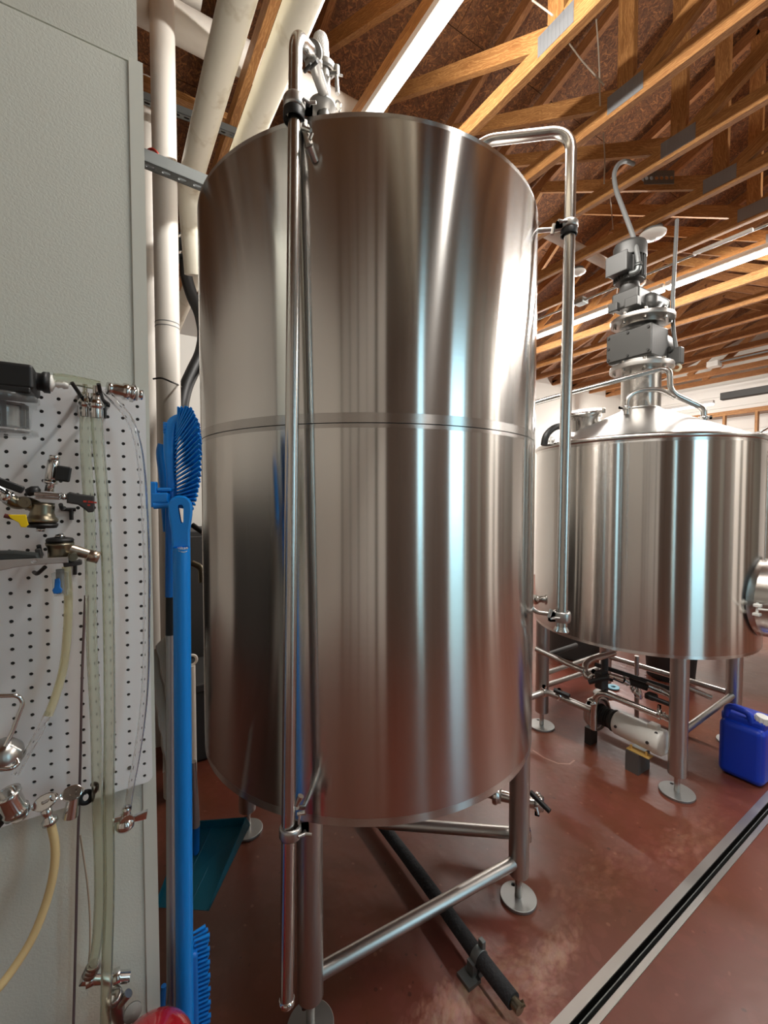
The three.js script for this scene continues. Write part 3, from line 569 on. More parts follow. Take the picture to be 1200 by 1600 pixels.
  // outlets below
  const o1 = [1.376, 0.168, -1.11];
  const O = part(T, 'outlet_pipe', pipe([[cx, 0.6, cz], [cx, o1[1], cz], o1], 0.0225, 0.06, 24), M.satin);
  part(O, 'end_cap', ferrule(o1, V(o1).sub(new THREE.Vector3(cx, o1[1], cz)).toArray(), 0.033, 0.02), M.chrome);
  const v0 = [1.296, 0.19, -1.493], v1 = [1.48, 0.18, -1.258], v2 = [1.557, 0.174, -1.185];
  const S = part(T, 'drain_valve', [pipe([[v0[0], 0.58, v0[2]], v0, v1], 0.0225, 0.04, 24), span(v1, v2, 0.024), ferrule([1.429, 0.183, -1.314], V(v1).sub(V(v0)).toArray(), 0.034, 0.03), ferrule(v2, V(v1).sub(V(v0)).toArray(), 0.034, 0.02)], M.tube);
  part(S, 'clamp', [...clampBand([1.42, 0.186, -1.32], V(v1).sub(V(v0)).toArray(), 0.03, 0.022, [0, 1, 0.2]), ...clampBand([1.544, 0.183, -1.194], V(v1).sub(V(v0)).toArray(), 0.03, 0.022, [0, -1, 0.4]), span([1.498, 0.194, -1.164], [1.496, 0.171, -1.153], 0.007, 0.005)], M.chrome);
  part(S, 'lever', span([1.478, 0.258, -1.179], [1.486, 0.228, -1.09], 0.011, 0.010), M.rubber, 'black lever');
}
{ // insulated hose on the floor under the tall tank
  const t = thing('floor_hose', 'black insulated hose lying on the red floor under the tall tank', 'hose', [0.97, 0, -1.1]);
  part(t, 'hose', hose([[1.02, 0.05, -2.3], [1.0, 0.05, -1.63], [0.985, 0.05, -1.3], [0.972, 0.05, -1.1], [0.962, 0.05, -0.95], [0.958, 0.05, -0.815]], 0.0235, 60, 18), M.foam);
  part(t, 'end_fitting', [span([0.958, 0.05, -0.816], [0.957, 0.05, -0.79], 0.016), span([0.957, 0.05, -0.8], [0.975, 0.06, -0.79], 0.008)], M.brass);
  part(t, 'strap', [lathe([[0.024, -0.012], [0.027, -0.012], [0.027, 0.012], [0.024, 0.012]], [0.962, 0.05, -0.957], [0, 0, 1], 28), rbox(0.016, 0.03, 0.02, 0.003, 0.975, 0.083, -0.957)], M.galv);
  part(t, 'support_foot', [slab(0.895, 0.945, 0, 0.012, -0.985, -0.93), slab(0.925, 0.945, 0.012, 0.05, -0.972, -0.945), slab(0.945, 1.0, 0.0, 0.02, -0.975, -0.94)], M.galv);
}
// ---------------------------------------------------------------- squat tank with the motor on its cone
function squatShell(T, cx, cz, y0, y1) {
  const R = 0.6, wall = (a, b) => { const pr = []; for (let i = 0; i <= 20; i++) pr.push([R, a + (b - a) * i / 20]); return lathe(pr, [cx, 0, cz], [0, 1, 0], 180); };
  part(T, 'shell', wall(y0 + 0.016, y1 - 0.026), M.shell);
  part(T, 'rim_band', [wall(y0, y0 + 0.0158), wall(y1 - 0.0258, y1 - 0.006)], M.band);
  part(T, 'rim_roll', lathe([[R - 0.02, y1 + 0.018], [R - 0.006, y1 + 0.02], [R + 0.004, y1 + 0.013], [R + 0.008, y1 + 0.003], [R + 0.006, y1 - 0.006], [R, y1 - 0.01]], [cx, 0, cz], [0, 1, 0], 180), M.tube);
  part(T, 'cone', lathe([[R - 0.02, y1 + 0.018], [0.11, 2.03], [0.108, 2.04]], [cx, 0, cz], [0, 1, 0], 120), M.coneSteel);
  part(T, 'dish', lathe([[0, y0 - 0.09], [0.25, y0 - 0.05], [R - 0.01, y0]], [cx, 0, cz], [0, 1, 0], 96), M.satin);
  for (const a of [132.3, 222.3, 312.3, 402.3]) tankLeg(T, cx + 0.556 * Math.cos(deg(a)), cz + 0.556 * Math.sin(deg(a)), y0 + 0.03, 0.0415, 0.08);
}
{
  const cx = 2.78, cz = -1.434, T = thing('mash_tank', 'squat brushed steel tank with cone top and grey stirring motor', 'tank', [cx, 0, cz]);
  squatShell(T, cx, cz, 0.703, 1.80);
  for (const [a, b] of [[132.3, 402.3], [312.3, 402.3]]) part(T, 'brace', span([cx + 0.556 * Math.cos(deg(a)), 0.3, cz + 0.556 * Math.sin(deg(a))], [cx + 0.556 * Math.cos(deg(b)), 0.3, cz + 0.556 * Math.sin(deg(b))], 0.018), M.satin);
  // stirring drive: neck, flanges, gear housings, motor
  const D = part(T, 'agitator_drive', [lathe([[0.108, 2.03], [0.108, 2.27]], [cx, 0, cz], [0, 1, 0], 64)], M.tube);
  const fl = (y, r, h) => lathe([[0, y - h / 2], [r, y - h / 2], [r + 0.002, y - h / 2 + 0.003], [r + 0.002, y + h / 2 - 0.003], [r, y + h / 2], [0, y + h / 2]], [cx, 0, cz], [0, 1, 0], 64);
  part(D, 'flange', [fl(2.285, 0.172, 0.03), fl(2.31, 0.12, 0.03)], M.satin);
  part(D, 'flange', [fl(2.572, 0.172, 0.026), fl(2.55, 0.12, 0.03)], M.satin);
  for (const y of [2.285, 2.572]) part(D, 'bolt', Array.from({ length: 8 }, (_, i) => rodG(0.011, 0.062, [cx + 0.148 * Math.cos(i * 0.785 + 0.2), y, cz + 0.148 * Math.sin(i * 0.785 + 0.2)], [0, 1, 0], 6)), M.tube);
  part(D, 'lower_gearbox', [rbox(0.2, 0.19, 0.26, 0.012, 2.775, 2.42, -1.455), rodG(0.105, 0.2, [2.86, 2.42, -1.43], [1, 0, 0], 32), rodG(0.085, 0.19, [cx, 2.42, cz], [0, 1, 0], 32), rbox(0.06, 0.13, 0.1, 0.01, 2.96, 2.42, -1.40)], M.paint);
  const cov = part(D, 'cover_plate', plate(rounded(-0.132, -0.082, 0.132, 0.082, 0.008), 0.012, 0.003).rotateY(-Math.PI / 2).translate(2.675, 2.42, -1.455), M.paint);
  part(D, 'screw', [[-0.118, -0.066], [-0.118, 0], [-0.118, 0.066], [0, 0.068], [0.118, 0.066], [0.118, -0.066], [0, -0.068]].map(([u, v]) => rodG(0.008, 0.008, [2.661, 2.42 + v, -1.455 + u], [1, 0, 0], 6)), M.dark);
  part(D, 'upper_gearbox', [rbox(0.18, 0.105, 0.165, 0.014, 2.735, 2.69, -1.47), rbox(0.22, 0.10, 0.17, 0.04, 2.84, 2.672, -1.425), lathe([[0, 2.60], [0.10, 2.60], [0.085, 2.63], [0.1, 2.66], [0, 2.66]], [cx + 0.03, 0, cz], [0, 1, 0], 40), rbox(0.04, 0.05, 0.06, 0.006, 2.64, 2.655, -1.53), rbox(0.05, 0.055, 0.075, 0.006, 2.645, 2.65, -1.42), lathe([[0.07, 2.74], [0.055, 2.77], [0.055, 2.80]], [2.72, 0, -1.483], [0, 1, 0], 32)], M.paint);
  const mx = 2.72, mz = -1.483, fin = [rodG(0.078, 0.15, [mx, 2.885, mz], [0, 1, 0], 40)];
  for (let k = 0; k < 24; k++) fin.push(box(0.012, 0.135, 0.0035, 0.083, 2.885, 0).rotateY(k * 0.2618).translate(mx, 0, mz));
  part(D, 'motor', fin, M.paint);
  part(D, 'fan_cowl', lathe([[0.089, 2.945], [0.092, 2.95], [0.092, 3.02], [0.085, 3.036], [0.05, 3.04], [0, 3.04]], [mx, 0, mz], [0, 1, 0], 48), M.paint);
  part(D, 'terminal_box', [rbox(0.07, 0.11, 0.125, 0.012, mx - 0.09, 2.89, mz - 0.01), rbox(0.012, 0.118, 0.132, 0.005, mx - 0.128, 2.89, mz - 0.01)], M.paint);
  const k0 = [2.634, 2.822, -1.417];
  part(D, 'cable_hose', pipe([[2.645, 2.824, -1.434], [2.649, 2.82, -1.396], [2.653, 2.858, -1.395], [2.658, 2.931, -1.406], [2.682, 3.052, -1.443], [2.718, 3.258, -1.524], [2.747, 3.441, -1.596], [2.768, 3.56, -1.623], [2.807, 3.633, -1.625], [2.89, 3.697, -1.623], [3.001, 3.717, -1.624]], 0.0135, 0.06, 14), M.conduit, 'grey flexible cable hose');
  part(D, 'elbow', [pipe([[2.638, 2.821, -1.438], [2.649, 2.82, -1.396], [2.653, 2.873, -1.395]], 0.0165, 0.05, 16), ferrule([2.653, 2.861, -1.395], [0, 1, 0], 0.021, 0.02)], M.galv);
  part(D, 'switch_box', [rbox(0.05, 0.1, 0.075, 0.008, ...[2.904, 2.344, -1.297]), span([2.872, 2.387, -1.319], [2.885, 2.387, -1.311], 0.018)], M.paint);
  part(D, 'conduit', pipe([[2.908, 2.39, -1.296], [2.894, 2.506, -1.31], [2.938, 2.697, -1.337], [3.023, 3.004, -1.367], [3.105, 3.27, -1.398]], 0.011, 0.1, 12), M.conduit);
  part(D, 'cord', hose([[2.894, 2.296, -1.278], [2.884, 2.267, -1.259], [2.864, 2.248, -1.271], [2.864, 2.261, -1.295]], 0.007, 24, 8), M.beige);
  // wash pipes over the cone
  const Wp = part(T, 'wash_pipe', pipe([[1.764, 1.923, -2.05], [2.065, 2.021, -1.816], [2.212, 2.078, -1.701], [2.644, 2.221, -1.255], [2.665, 2.201, -1.218], [2.665, 2.079, -1.212], [2.788, 2.002, -1.119], [2.797, 1.983, -1.101], [2.796, 1.912, -1.099]], 0.0155, 0.05, 20), M.tube);
  part(Wp, 'branch', pipe([[2.526, 1.971, -1.379], [2.531, 2.074, -1.38], [2.583, 2.112, -1.337], [2.656, 2.108, -1.255], [2.689, 2.054, -1.196]], 0.014, 0.05, 20), M.tube);
  part(Wp, 'clamp', [...clampBand([2.796, 1.937, -1.099], [0, 1, 0], 0.018, 0.016, [0.84, 0, 0.5]), ...clampBand([2.526, 2.012, -1.381], [0, 1, 0], 0.018, 0.016, [-0.84, 0, -0.5]), span([2.803, 1.942, -1.084], [2.821, 1.945, -1.072], 0.005), span([2.499, 2.015, -1.398], [2.517, 2.012, -1.386], 0.005)], M.chrome);
  // manway on the back of the cone, and lifted ring beside it
  const mb = [2.601, 1.929, -1.685], ax = [-0.25, 0.93, 0.1];
  const top2 = V(mb).addScaledVector(V(ax).normalize(), 0.10).toArray();
  part(T, 'manway', [span(mb, top2, 0.085, 0.085, 36), lathe([[0, 0.0], [0.106, 0], [0.11, 0.006], [0.11, 0.018], [0.1, 0.026], [0, 0.034]], top2, ax, 40), rodG(0.1, 0.014, V(mb).addScaledVector(V(ax).normalize(), 0.085).toArray(), ax, 36), ...[0, 1.2, 2.4, 3.6, 4.8].map((a) => rbox(0.02, 0.03, 0.02, 0.003, top2[0] + 0.11 * Math.cos(a), top2[1] + 0.11 * Math.cos(a) * 0.26, top2[2] + 0.11 * Math.sin(a)))], M.tube);
  part(T, 'manway_ring', [sweep(new THREE.CatmullRomCurve3([[2.207, 1.807, -1.693], [2.218, 1.86, -1.689], [2.265, 1.905, -1.685], [2.339, 1.931, -1.686], [2.408, 1.93, -1.69]].map(V)).getPoints(30), 0.02, 14)], M.rubber, 'black gasket ring');
  part(T, 'hinge_lug', [rbox(0.03, 0.05, 0.012, 0.005, ...[2.177, 1.827, -1.618]), rodG(0.012, 0.03, [2.177, 1.827, -1.618], [0.4, 0, 1])], M.motorWhite);
  // side manway at the right edge
  const n = [Math.cos(deg(75)), 0, Math.sin(deg(75))], at = (d, y = 0.968) => [cx + n[0] * d, y, cz + n[2] * d];
  part(T, 'side_manway', [lathe([[0.2, -0.06], [0.206, 0.025], [0.203, 0.035], [0.18, 0.039], [0.16, 0.04]], at(0.6), n, 56)], M.tube);
  part(T, 'side_gasket', lathe([[0.1, 0.042], [0.206, 0.040], [0.211, 0.048], [0.211, 0.085], [0.2, 0.095], [0, 0.1]], at(0.6), n, 56), M.rubber, 'black door gasket');
  part(T, 'side_latch', [rbox(0.03, 0.014, 0.03, 0.003, ...[2.689, 0.966, -0.807]), rbox(0.03, 0.014, 0.03, 0.003, ...[2.686, 0.922, -0.808]), span([2.689, 0.979, -0.808], [2.686, 0.916, -0.808], 0.006), span([2.669, 0.952, -0.796], [2.654, 0.961, -0.723], 0.005)], M.motorWhite);
  part(T, 'side_port', [lathe([[0.02, 0], [0.022, 0.03], [0.03, 0.034], [0.03, 0.046], [0, 0.05]], [2.271, 0.862, -1.752], [-0.95, 0, -0.2], 28)], M.chrome);
  part(T, 'rim_lug', [rbox(0.03, 0.02, 0.03, 0.004, ...[2.848, 1.81, -0.86]), span([2.82, 1.814, -0.878], [2.825, 1.85, -0.829], 0.006)], M.chrome);
}
{
  const T = thing('mash_tank', 'third steel tank, a sliver of it at the right edge behind the squat tank', 'tank', [4.66, 0, -1.40]);
  squatShell(T, 4.66, -1.40, 0.72, 1.83);
}
// ---------------------------------------------------------------- pump and pipework under the squat tank
{
  const a = [2.462, 0.2, -1.368], b = [2.452, 0.2, -1.118], d = [-0.04, 0, 1];
  const T = thing('pump', 'white cylindrical pump motor with steel volute on the floor under the squat tank', 'pump', [2.46, 0, -1.3]);
  const mt = part(T, 'motor', [lathe([[0.0, 0], [0.058, 0], [0.066, 0.008], [0.067, 0.02], [0.067, 0.22], [0.07, 0.222], [0.07, 0.255], [0.06, 0.266], [0, 0.268]], a, d, 40), rbox(0.05, 0.03, 0.05, 0.006, b[0], 0.268, -1.16)], M.motorWhite);
  part(mt, 'hole_plug', [rodG(0.008, 0.006, [2.392, 0.205, -1.335], [1, 0, 0], 12), rodG(0.008, 0.006, [2.384, 0.2, -1.16], [1, 0, 0], 12), rodG(0.008, 0.008, [2.415, 0.255, -1.13], [1, -1, 0], 12)], M.dark);
  part(T, 'foot', [rbox(0.05, 0.006, 0.12, 0.002, 2.41, 0.115, -1.21), span([2.4, 0.118, -1.25], [2.4, 0.14, -1.25], 0.006), span([2.4, 0.118, -1.17], [2.4, 0.14, -1.17], 0.006)], std({ color: col('#d8b46a'), roughness: 0.4, metalness: 0.4 }));
  part(T, 'base_block', slab(2.38, 2.5, 0, 0.112, -1.27, -1.20), M.galv);
  part(T, 'base_block', slab(2.43, 2.5, 0, 0.10, -1.545, -1.505), M.dark);
  part(T, 'adapter', [lathe([[0, 0], [0.062, 0], [0.05, 0.012], [0.045, 0.06], [0.062, 0.085], [0.062, 0.1], [0, 0.1]], [2.466, 0.2, -1.468], d, 32), ...[0, 1, 2, 3, 4].map((k) => lathe([[0.04, -0.003], [0.055, -0.003], [0.055, 0.003], [0.04, 0.003]], [2.465, 0.2, -1.45 + k * 0.013], d, 24))], M.dark);
  part(T, 'volute', [lathe([[0, -0.03], [0.07, -0.03], [0.086, -0.022], [0.09, 0], [0.086, 0.018], [0.07, 0.026], [0, 0.026]], [2.468, 0.2, -1.5], d, 40), lathe([[0.088, -0.011], [0.098, -0.011], [0.1, 0], [0.098, 0.011], [0.088, 0.011]], [2.467, 0.2, -1.478], d, 40)], M.satin);
  const G = thing('process_piping', 'steel pipework with valves running under the squat tank beside the white pump', 'pipework', [2.4, 0, -1.7]);
  const rack = part(G, 'pipe', pipe([[2.334, 0.164, -1.427], [2.336, 0.31, -1.431], [2.325, 0.402, -1.395], [2.418, 0.355, -1.12], [2.436, 0.357, -1.097]], 0.0175, 0.05, 20), M.tube);
  part(rack, 'clamp', [...clampBand([2.419, 0.365, -1.12], [0.3, 0, 1], 0.021, 0.018, [0, 1, 0]), ...clampBand([2.33, 0.325, -1.435], [0, 1, 0], 0.021, 0.018, [-1, 0, 0])], M.chrome);
  part(G, 'pipe', pipe([[2.416, 0.363, -1.11], [2.442, 0.343, -1.069], [2.476, 0.37, -1.048], [2.488, 0.433, -1.067], [2.476, 0.466, -1.112], [2.466, 0.472, -1.177]], 0.0165, 0.05, 18), M.tube);
  part(G, 'pipe', pipe([[2.636, 0.529, -1.487], [2.422, 0.53, -1.504], [2.343, 0.519, -1.494], [2.314, 0.471, -1.475], [2.314, 0.457, -1.451], [2.346, 0.494, -1.432]], 0.0175, 0.045, 20), M.tube);
  part(G, 'pipe', pipe([[2.269, 0.539, -1.779], [2.298, 0.5, -1.522], [2.309, 0.494, -1.48]], 0.0165, 0.02, 18), M.satin);
  part(G, 'pipe', pipe([[2.209, 0.224, -1.805], [2.297, 0.269, -1.739], [2.303, 0.279, -1.688], [2.342, 0.264, -1.449]], 0.0195, 0.03, 20), M.satin);
  part(G, 'clamp', [...clampBand([2.297, 0.269, -1.739], [1, 0, 0.4], 0.022, 0.02, [0, 1, 0]), ...clampBand([2.302, 0.289, -1.641], [1, 0, 0.4], 0.022, 0.02, [0, 1, 0.3]), ...clampBand([2.333, 0.472, -1.44], [1, 0.3, 0], 0.02, 0.02, [0, 1, 0.3]), ...clampBand([2.455, 0.434, -1.266], [1, 0, 0.4], 0.02, 0.02, [0, 1, 0.3])], M.chrome);
  part(G, 'pipe', pipe([[2.685, 0.198, -2.035], [3.833, 0.137, -2.133]], 0.018, 0.02, 16), M.satin);
  part(G, 'pipe', pipe([[2.508, 0.192, -1.91], [3.307, 0.123, -1.992]], 0.018, 0.02, 16), M.satin);
  part(G, 'pipe', pipe([[2.595, 0.362, -1.98], [3.158, 0.308, -2.094]], 0.018, 0.02, 16), M.dark);
  part(G, 'post', span([3.008, 0.422, -1.542], [3, -0.034, -1.529], 0.014), M.satin);
  part(G, 'post', [span([2.682, 0.497, -1.575], [2.676, 0.168, -1.565], 0.02)], M.dark);
  part(G, 'pipe', pipe([[2.722, 0.384, -1.663], [2.832, 0.347, -1.237]], 0.014, 0.02, 14), M.dark);
  part(G, 'pipe', pipe([[2.736, 0.435, -1.182], [2.815, 0.384, -1.035]], 0.015, 0.02, 16), M.tube);
  const v = part(G, 'butterfly_valve', [span([2.34, 0.487, -1.436], [2.374, 0.482, -1.343], 0.019), rbox(0.06, 0.1, 0.05, 0.01, ...[2.338, 0.467, -1.389]), span([2.354, 0.498, -1.332], [2.394, 0.478, -1.283], 0.014)], M.dark);
  part(v, 'lever', [span([2.268, 0.457, -1.421], [2.317, 0.506, -1.333], 0.014)], M.rubber, 'black lever');
  part(v, 'body', [span([2.346, 0.504, -1.35], [2.382, 0.492, -1.291], 0.015, 0.015), span([2.382, 0.492, -1.291], [2.406, 0.478, -1.275], 0.022, 0.022), span([2.458, 0.477, -1.206], [2.476, 0.46, -1.111], 0.018, 0.016)], M.chrome);
  part(G, 'butterfly_valve', [span([2.406, 0.485, -1.275], [2.453, 0.467, -1.197], 0.02), span([2.375, 0.455, -1.152], [2.422, 0.431, -1.026], 0.012, 0.011), rbox(0.05, 0.03, 0.05, 0.008, ...[2.407, 0.446, -1.155]), span([2.283, 0.32, -1.655], [2.308, 0.309, -1.567], 0.014)], M.rubber, 'black valve with lever');
  part(G, 'drain_cup', lathe([[0, 0], [0.02, 0], [0.032, 0.02], [0.03, 0.03], [0, 0.034]], [2.455, 0.405, -1.265], [0.3, 0.4, 1], 28), M.chrome);
  solo('floor_gasket', lathe([[0.02, 0], [0.045, 0], [0.045, 0.012], [0.02, 0.012], [0.02, 0]], [3.313, 0.004, -1.873], [0, 1, 0], 28), std({ color: col('#7fb2c4'), roughness: 0.5 }), 'pale blue ring lying on the floor behind the pump', 'ring');
}
{ // blue jerrycan
  const x0 = 2.79, x1 = 3.02, z0 = -0.995, z1 = -0.795, t = thing('jerrycan', 'bright blue plastic jerrycan with white cap on the red floor under the squat tank', 'jerrycan', [2.9, 0, -0.9]);
  part(t, 'body', rbox(x1 - x0, 0.30, z1 - z0, 0.035, (x0 + x1) / 2, 0.15, (z0 + z1) / 2), M.jerry);
  part(t, 'shoulder', [rbox(0.16, 0.06, 0.19, 0.02, 2.9, 0.305, -0.9)], M.jerry);
  part(t, 'handle', pipe([[2.83, 0.31, -0.97], [2.83, 0.368, -0.965], [2.83, 0.362, -0.87], [2.83, 0.315, -0.86]], 0.016, 0.03, 14), M.jerry);
  part(t, 'cap', [rodG(0.03, 0.035, [2.86, 0.34, -0.825], [0, 1, 0.2], 24), ...Array.from({ length: 12 }, (_, i) => rbox(0.006, 0.03, 0.006, 0.001, 2.86 + 0.03 * Math.cos(i * 0.5236), 0.34, -0.825 + 0.03 * Math.sin(i * 0.5236)))], M.motorWhite, 'white screw cap');
}
{ // things far behind the squat tank, seen under it
  const t = thing('wire_rack', 'pale wire shelf rack far behind the squat tank at the right edge', 'shelf', [4.9, 0, -2.6]);
  for (const [x, z] of [[4.4, -2.3], [5.3, -2.3], [4.4, -2.8], [5.3, -2.8]]) part(t, 'post', rodG(0.013, 1.2, [x, 0.6, z]), M.chrome);
  for (const y of [0.35, 0.7, 1.15]) part(t, 'shelf', [...Array.from({ length: 18 }, (_, i) => span([4.4 + i * 0.053, y, -2.3], [4.4 + i * 0.053, y, -2.8], 0.004, 0.004, 6)), span([4.4, y, -2.3], [5.3, y, -2.3], 0.007), span([4.4, y, -2.8], [5.3, y, -2.8], 0.007), span([4.4, y - 0.04, -2.3], [5.3, y - 0.04, -2.3], 0.006)], M.chrome);
  solo('storage_tub', [rbox(0.3, 0.22, 0.34, 0.03, 4.9, 0.468, -2.55), rbox(0.32, 0.03, 0.36, 0.01, 4.9, 0.57, -2.55)], M.jerry, 'blue tub on the pale wire rack', 'tub');
  solo('waste_bin', [lathe([[0, 0], [0.17, 0], [0.2, 0.42], [0.215, 0.43], [0.215, 0.45], [0.19, 0.45], [0.16, 0.05], [0, 0.05]], [3.95, 0, -1.75])], M.dark, 'black bin on the floor behind the blue jerrycan', 'bin');
  solo('storage_drum', lathe([[0, 0], [0.22, 0], [0.23, 0.02], [0.23, 0.3], [0.24, 0.31], [0.23, 0.32], [0.23, 0.6], [0.21, 0.63], [0, 0.63]], [3.75, 0, -2.5], [0, 1, 0], 40), M.dark, 'dark drum standing behind the front leg of the squat tank', 'drum');
}
// ---------------------------------------------------------------- pegboard and what hangs on it
{
  const x1 = 0.0675, x0 = x1 - 0.61, y0 = 0.913, y1 = 1.711, holes = [];
  for (let i = 0; i < 24; i++) for (let j = 0; j < 31; j++) holes.push(ring(0.053 - i * 0.0252, 0.928 + j * 0.02505, 0.0033, 0.0033, 8));
  const outline = rounded(x0, y0, x1, y1, 0.012);
  const t = thing('pegboard', 'white pegboard with rows of small round holes on the clad wall', 'pegboard', [-0.24, 0.913, -1.004]);
  part(t, 'board', plate(outline, 0.003, 0, holes).translate(0, 0, -1.003), M.peg);
  part(t, 'screw', [rodG(0.004, 0.002, [0.027, 0.954, -1], [0, 0, 1], 12)], M.galv);
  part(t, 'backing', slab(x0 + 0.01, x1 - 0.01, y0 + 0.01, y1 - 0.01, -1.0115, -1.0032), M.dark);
}
{ // water filter
  const c = [-0.114, 1.692, -0.93], t = thing('water_filter', 'black-topped water filter with clear square-cornered bowl at the top left of the pegboard', 'filter', [c[0], c[1] - 0.1, c[2]]);
  const [x, y, z] = [-0.146, 1.69, -0.93];
  part(t, 'head', [rbox(0.10, 0.040, 0.085, 0.006, x, y, z), rbox(0.092, 0.010, 0.088, 0.003, x, y - 0.022, z)], M.rubber);
  part(t, 'port', [lathe([[0, -0.012], [0.0165, -0.012], [0.0165, -0.002], [0.0145, 0.0], [0.0145, 0.006], [0.0175, 0.009], [0.0175, 0.017], [0, 0.017]], [x + 0.05, y + 0.002, z + 0.002], [1, 0, 0], 28)], M.rubber);
  part(t, 'barb', lathe(scaled([[0, 0], [0.018, 0], [0.018, 0.006], [0.008, 0.010], [0.006, 0.012], [0.0085, 0.016], [0.006, 0.022], [0.0085, 0.026], [0.006, 0.034], [0, 0.034]], 0.78), [x + 0.066, y + 0.002, z + 0.002], [1, -0.06, 0], 24), M.motorWhite, 'white hose barb');
  part(t, 'bowl', [lathe([[0.05, -0.026], [0.053, -0.029], [0.053, -0.036], [0.049, -0.038], [0.048, -0.044], [0.044, -0.046], [0.042, -0.05], [0.04, -0.082], [0.036, -0.086], [0, -0.087]], [x, y, z], [0, 1, 0], 40), lathe([[0.042, -0.086], [0.05, -0.082], [0.05, -0.089], [0.04, -0.09]], [x, y, z], [0, 1, 0], 40)], M.clearBowl, 'clear bowl');
  part(t, 'strainer', [lathe([[0.034, -0.042], [0.034, -0.08]], [x, y, z], [0, 1, 0], 32)], M.filterMesh);
  part(t, 'cage', [0, 1, 2, 3, 4, 5, 6, 7].map((k) => box(0.007, 0.042, 0.004, 0, -0.06, 0.036).rotateY(k * 0.785 + 0.3).translate(x, y, z)).concat([lathe([[0.032, -0.083], [0.038, -0.083], [0.038, -0.077], [0.032, -0.077]], [x, y, z]), lathe([[0.032, -0.045], [0.038, -0.045], [0.038, -0.04], [0.032, -0.04]], [x, y, z])]), M.rubber, 'black cage around the strainer');
}
{ // tube and chrome quick coupling at the top
  const t = thing('hose_coupling', 'chrome quick coupling on a short clear tube, pointing right at the top of the pegboard', 'coupling', [0.015, 1.695, -0.955]);
  const a = [-0.061, 1.702, -0.93], b = [-0.009, 1.699, -0.94], c = [0.002, 1.698, -0.945], e = [0.059, 1.694, -0.955], d = V(e).sub(V(c)).normalize().toArray(), L = V(e).distanceTo(V(c));
  part(t, 'tube', [tubeWall([[-0.073, 1.7, -0.928], a, [-0.034, 1.701, -0.935], b], 0.0088, 0.0066, 24, 16)], M.clearHose);
  part(t, 'body', [lathe([[0, 0], [0.011, 0], [0.0115, L * 0.1], [0.009, L * 0.14], [0.012, L * 0.2], [0.012, L * 0.42], [0.0155, L * 0.46], [0.0155, L * 0.58], [0.012, L * 0.6], [0.0145, L * 0.64], [0.0145, L * 0.78], [0.008, L * 0.8], [0.008, L * 0.9], [0.0095, L * 0.92], [0.0095, L], [0.005, L], [0.005, L * 0.9]], c, d, 28), lathe([[0.0135, L * 0.66], [0.017, L * 0.67], [0.017, L * 0.76], [0.0135, L * 0.77]], c, d, 6)], M.chrome);
  part(t, 'washer', lathe([[0.0081, L * 0.805], [0.0125, L * 0.805], [0.0125, L * 0.86], [0.0081, L * 0.86]], c, d, 24), M.motorWhite);
  part(t, 'end_disc', rodG(0.0052, 0.002, V(e).addScaledVector(V(d), -0.002).toArray(), d), M.dark);
}
{ // hooks
  const hook = (pts, label) => solo('peg_hook', pts.map((p) => pipe(p, 0.0033, 0.012, 10)), M.rubber, label, 'hook');
  hook([[[-0.042, 1.692, -1.003], [-0.039, 1.679, -0.985], [-0.038, 1.679, -0.93], [-0.048, 1.694, -0.915]], [[0.005, 1.679, -1.003], [-0.005, 1.683, -0.985], [-0.008, 1.685, -0.92], [-0.01, 1.696, -0.91]], [[-0.043, 1.682, -0.998], [0.007, 1.676, -0.998]], [[-0.039, 1.651, -0.997], [-0.038, 1.682, -0.997]], [[-0.002, 1.651, -0.997], [-0.002, 1.682, -0.997]]], 'black double hook carrying the thick clear hoses at the top of the pegboard');
  hook([[[-0.073, 1.479, -1.003], [-0.068, 1.48, -0.99], [-0.067, 1.479, -0.93], [-0.068, 1.487, -0.92]], [[-0.073, 1.477, -0.998], [-0.051, 1.476, -0.998]], [[-0.058, 1.457, -0.997], [-0.058, 1.478, -0.997]]], 'black hook behind the upper keg coupler with the tap handle');
  hook([[[-0.104, 1.394, -1.003], [-0.101, 1.399, -0.97], [-0.098, 1.408, -0.925], [-0.099, 1.419, -0.92]], [[-0.114, 1.365, -0.99], [-0.104, 1.368, -0.94], [-0.092, 1.381, -0.93]], [[-0.055, 1.354, -0.997], [-0.054, 1.38, -0.997]]], 'black hook under the lower keg coupler with the long lever');
}
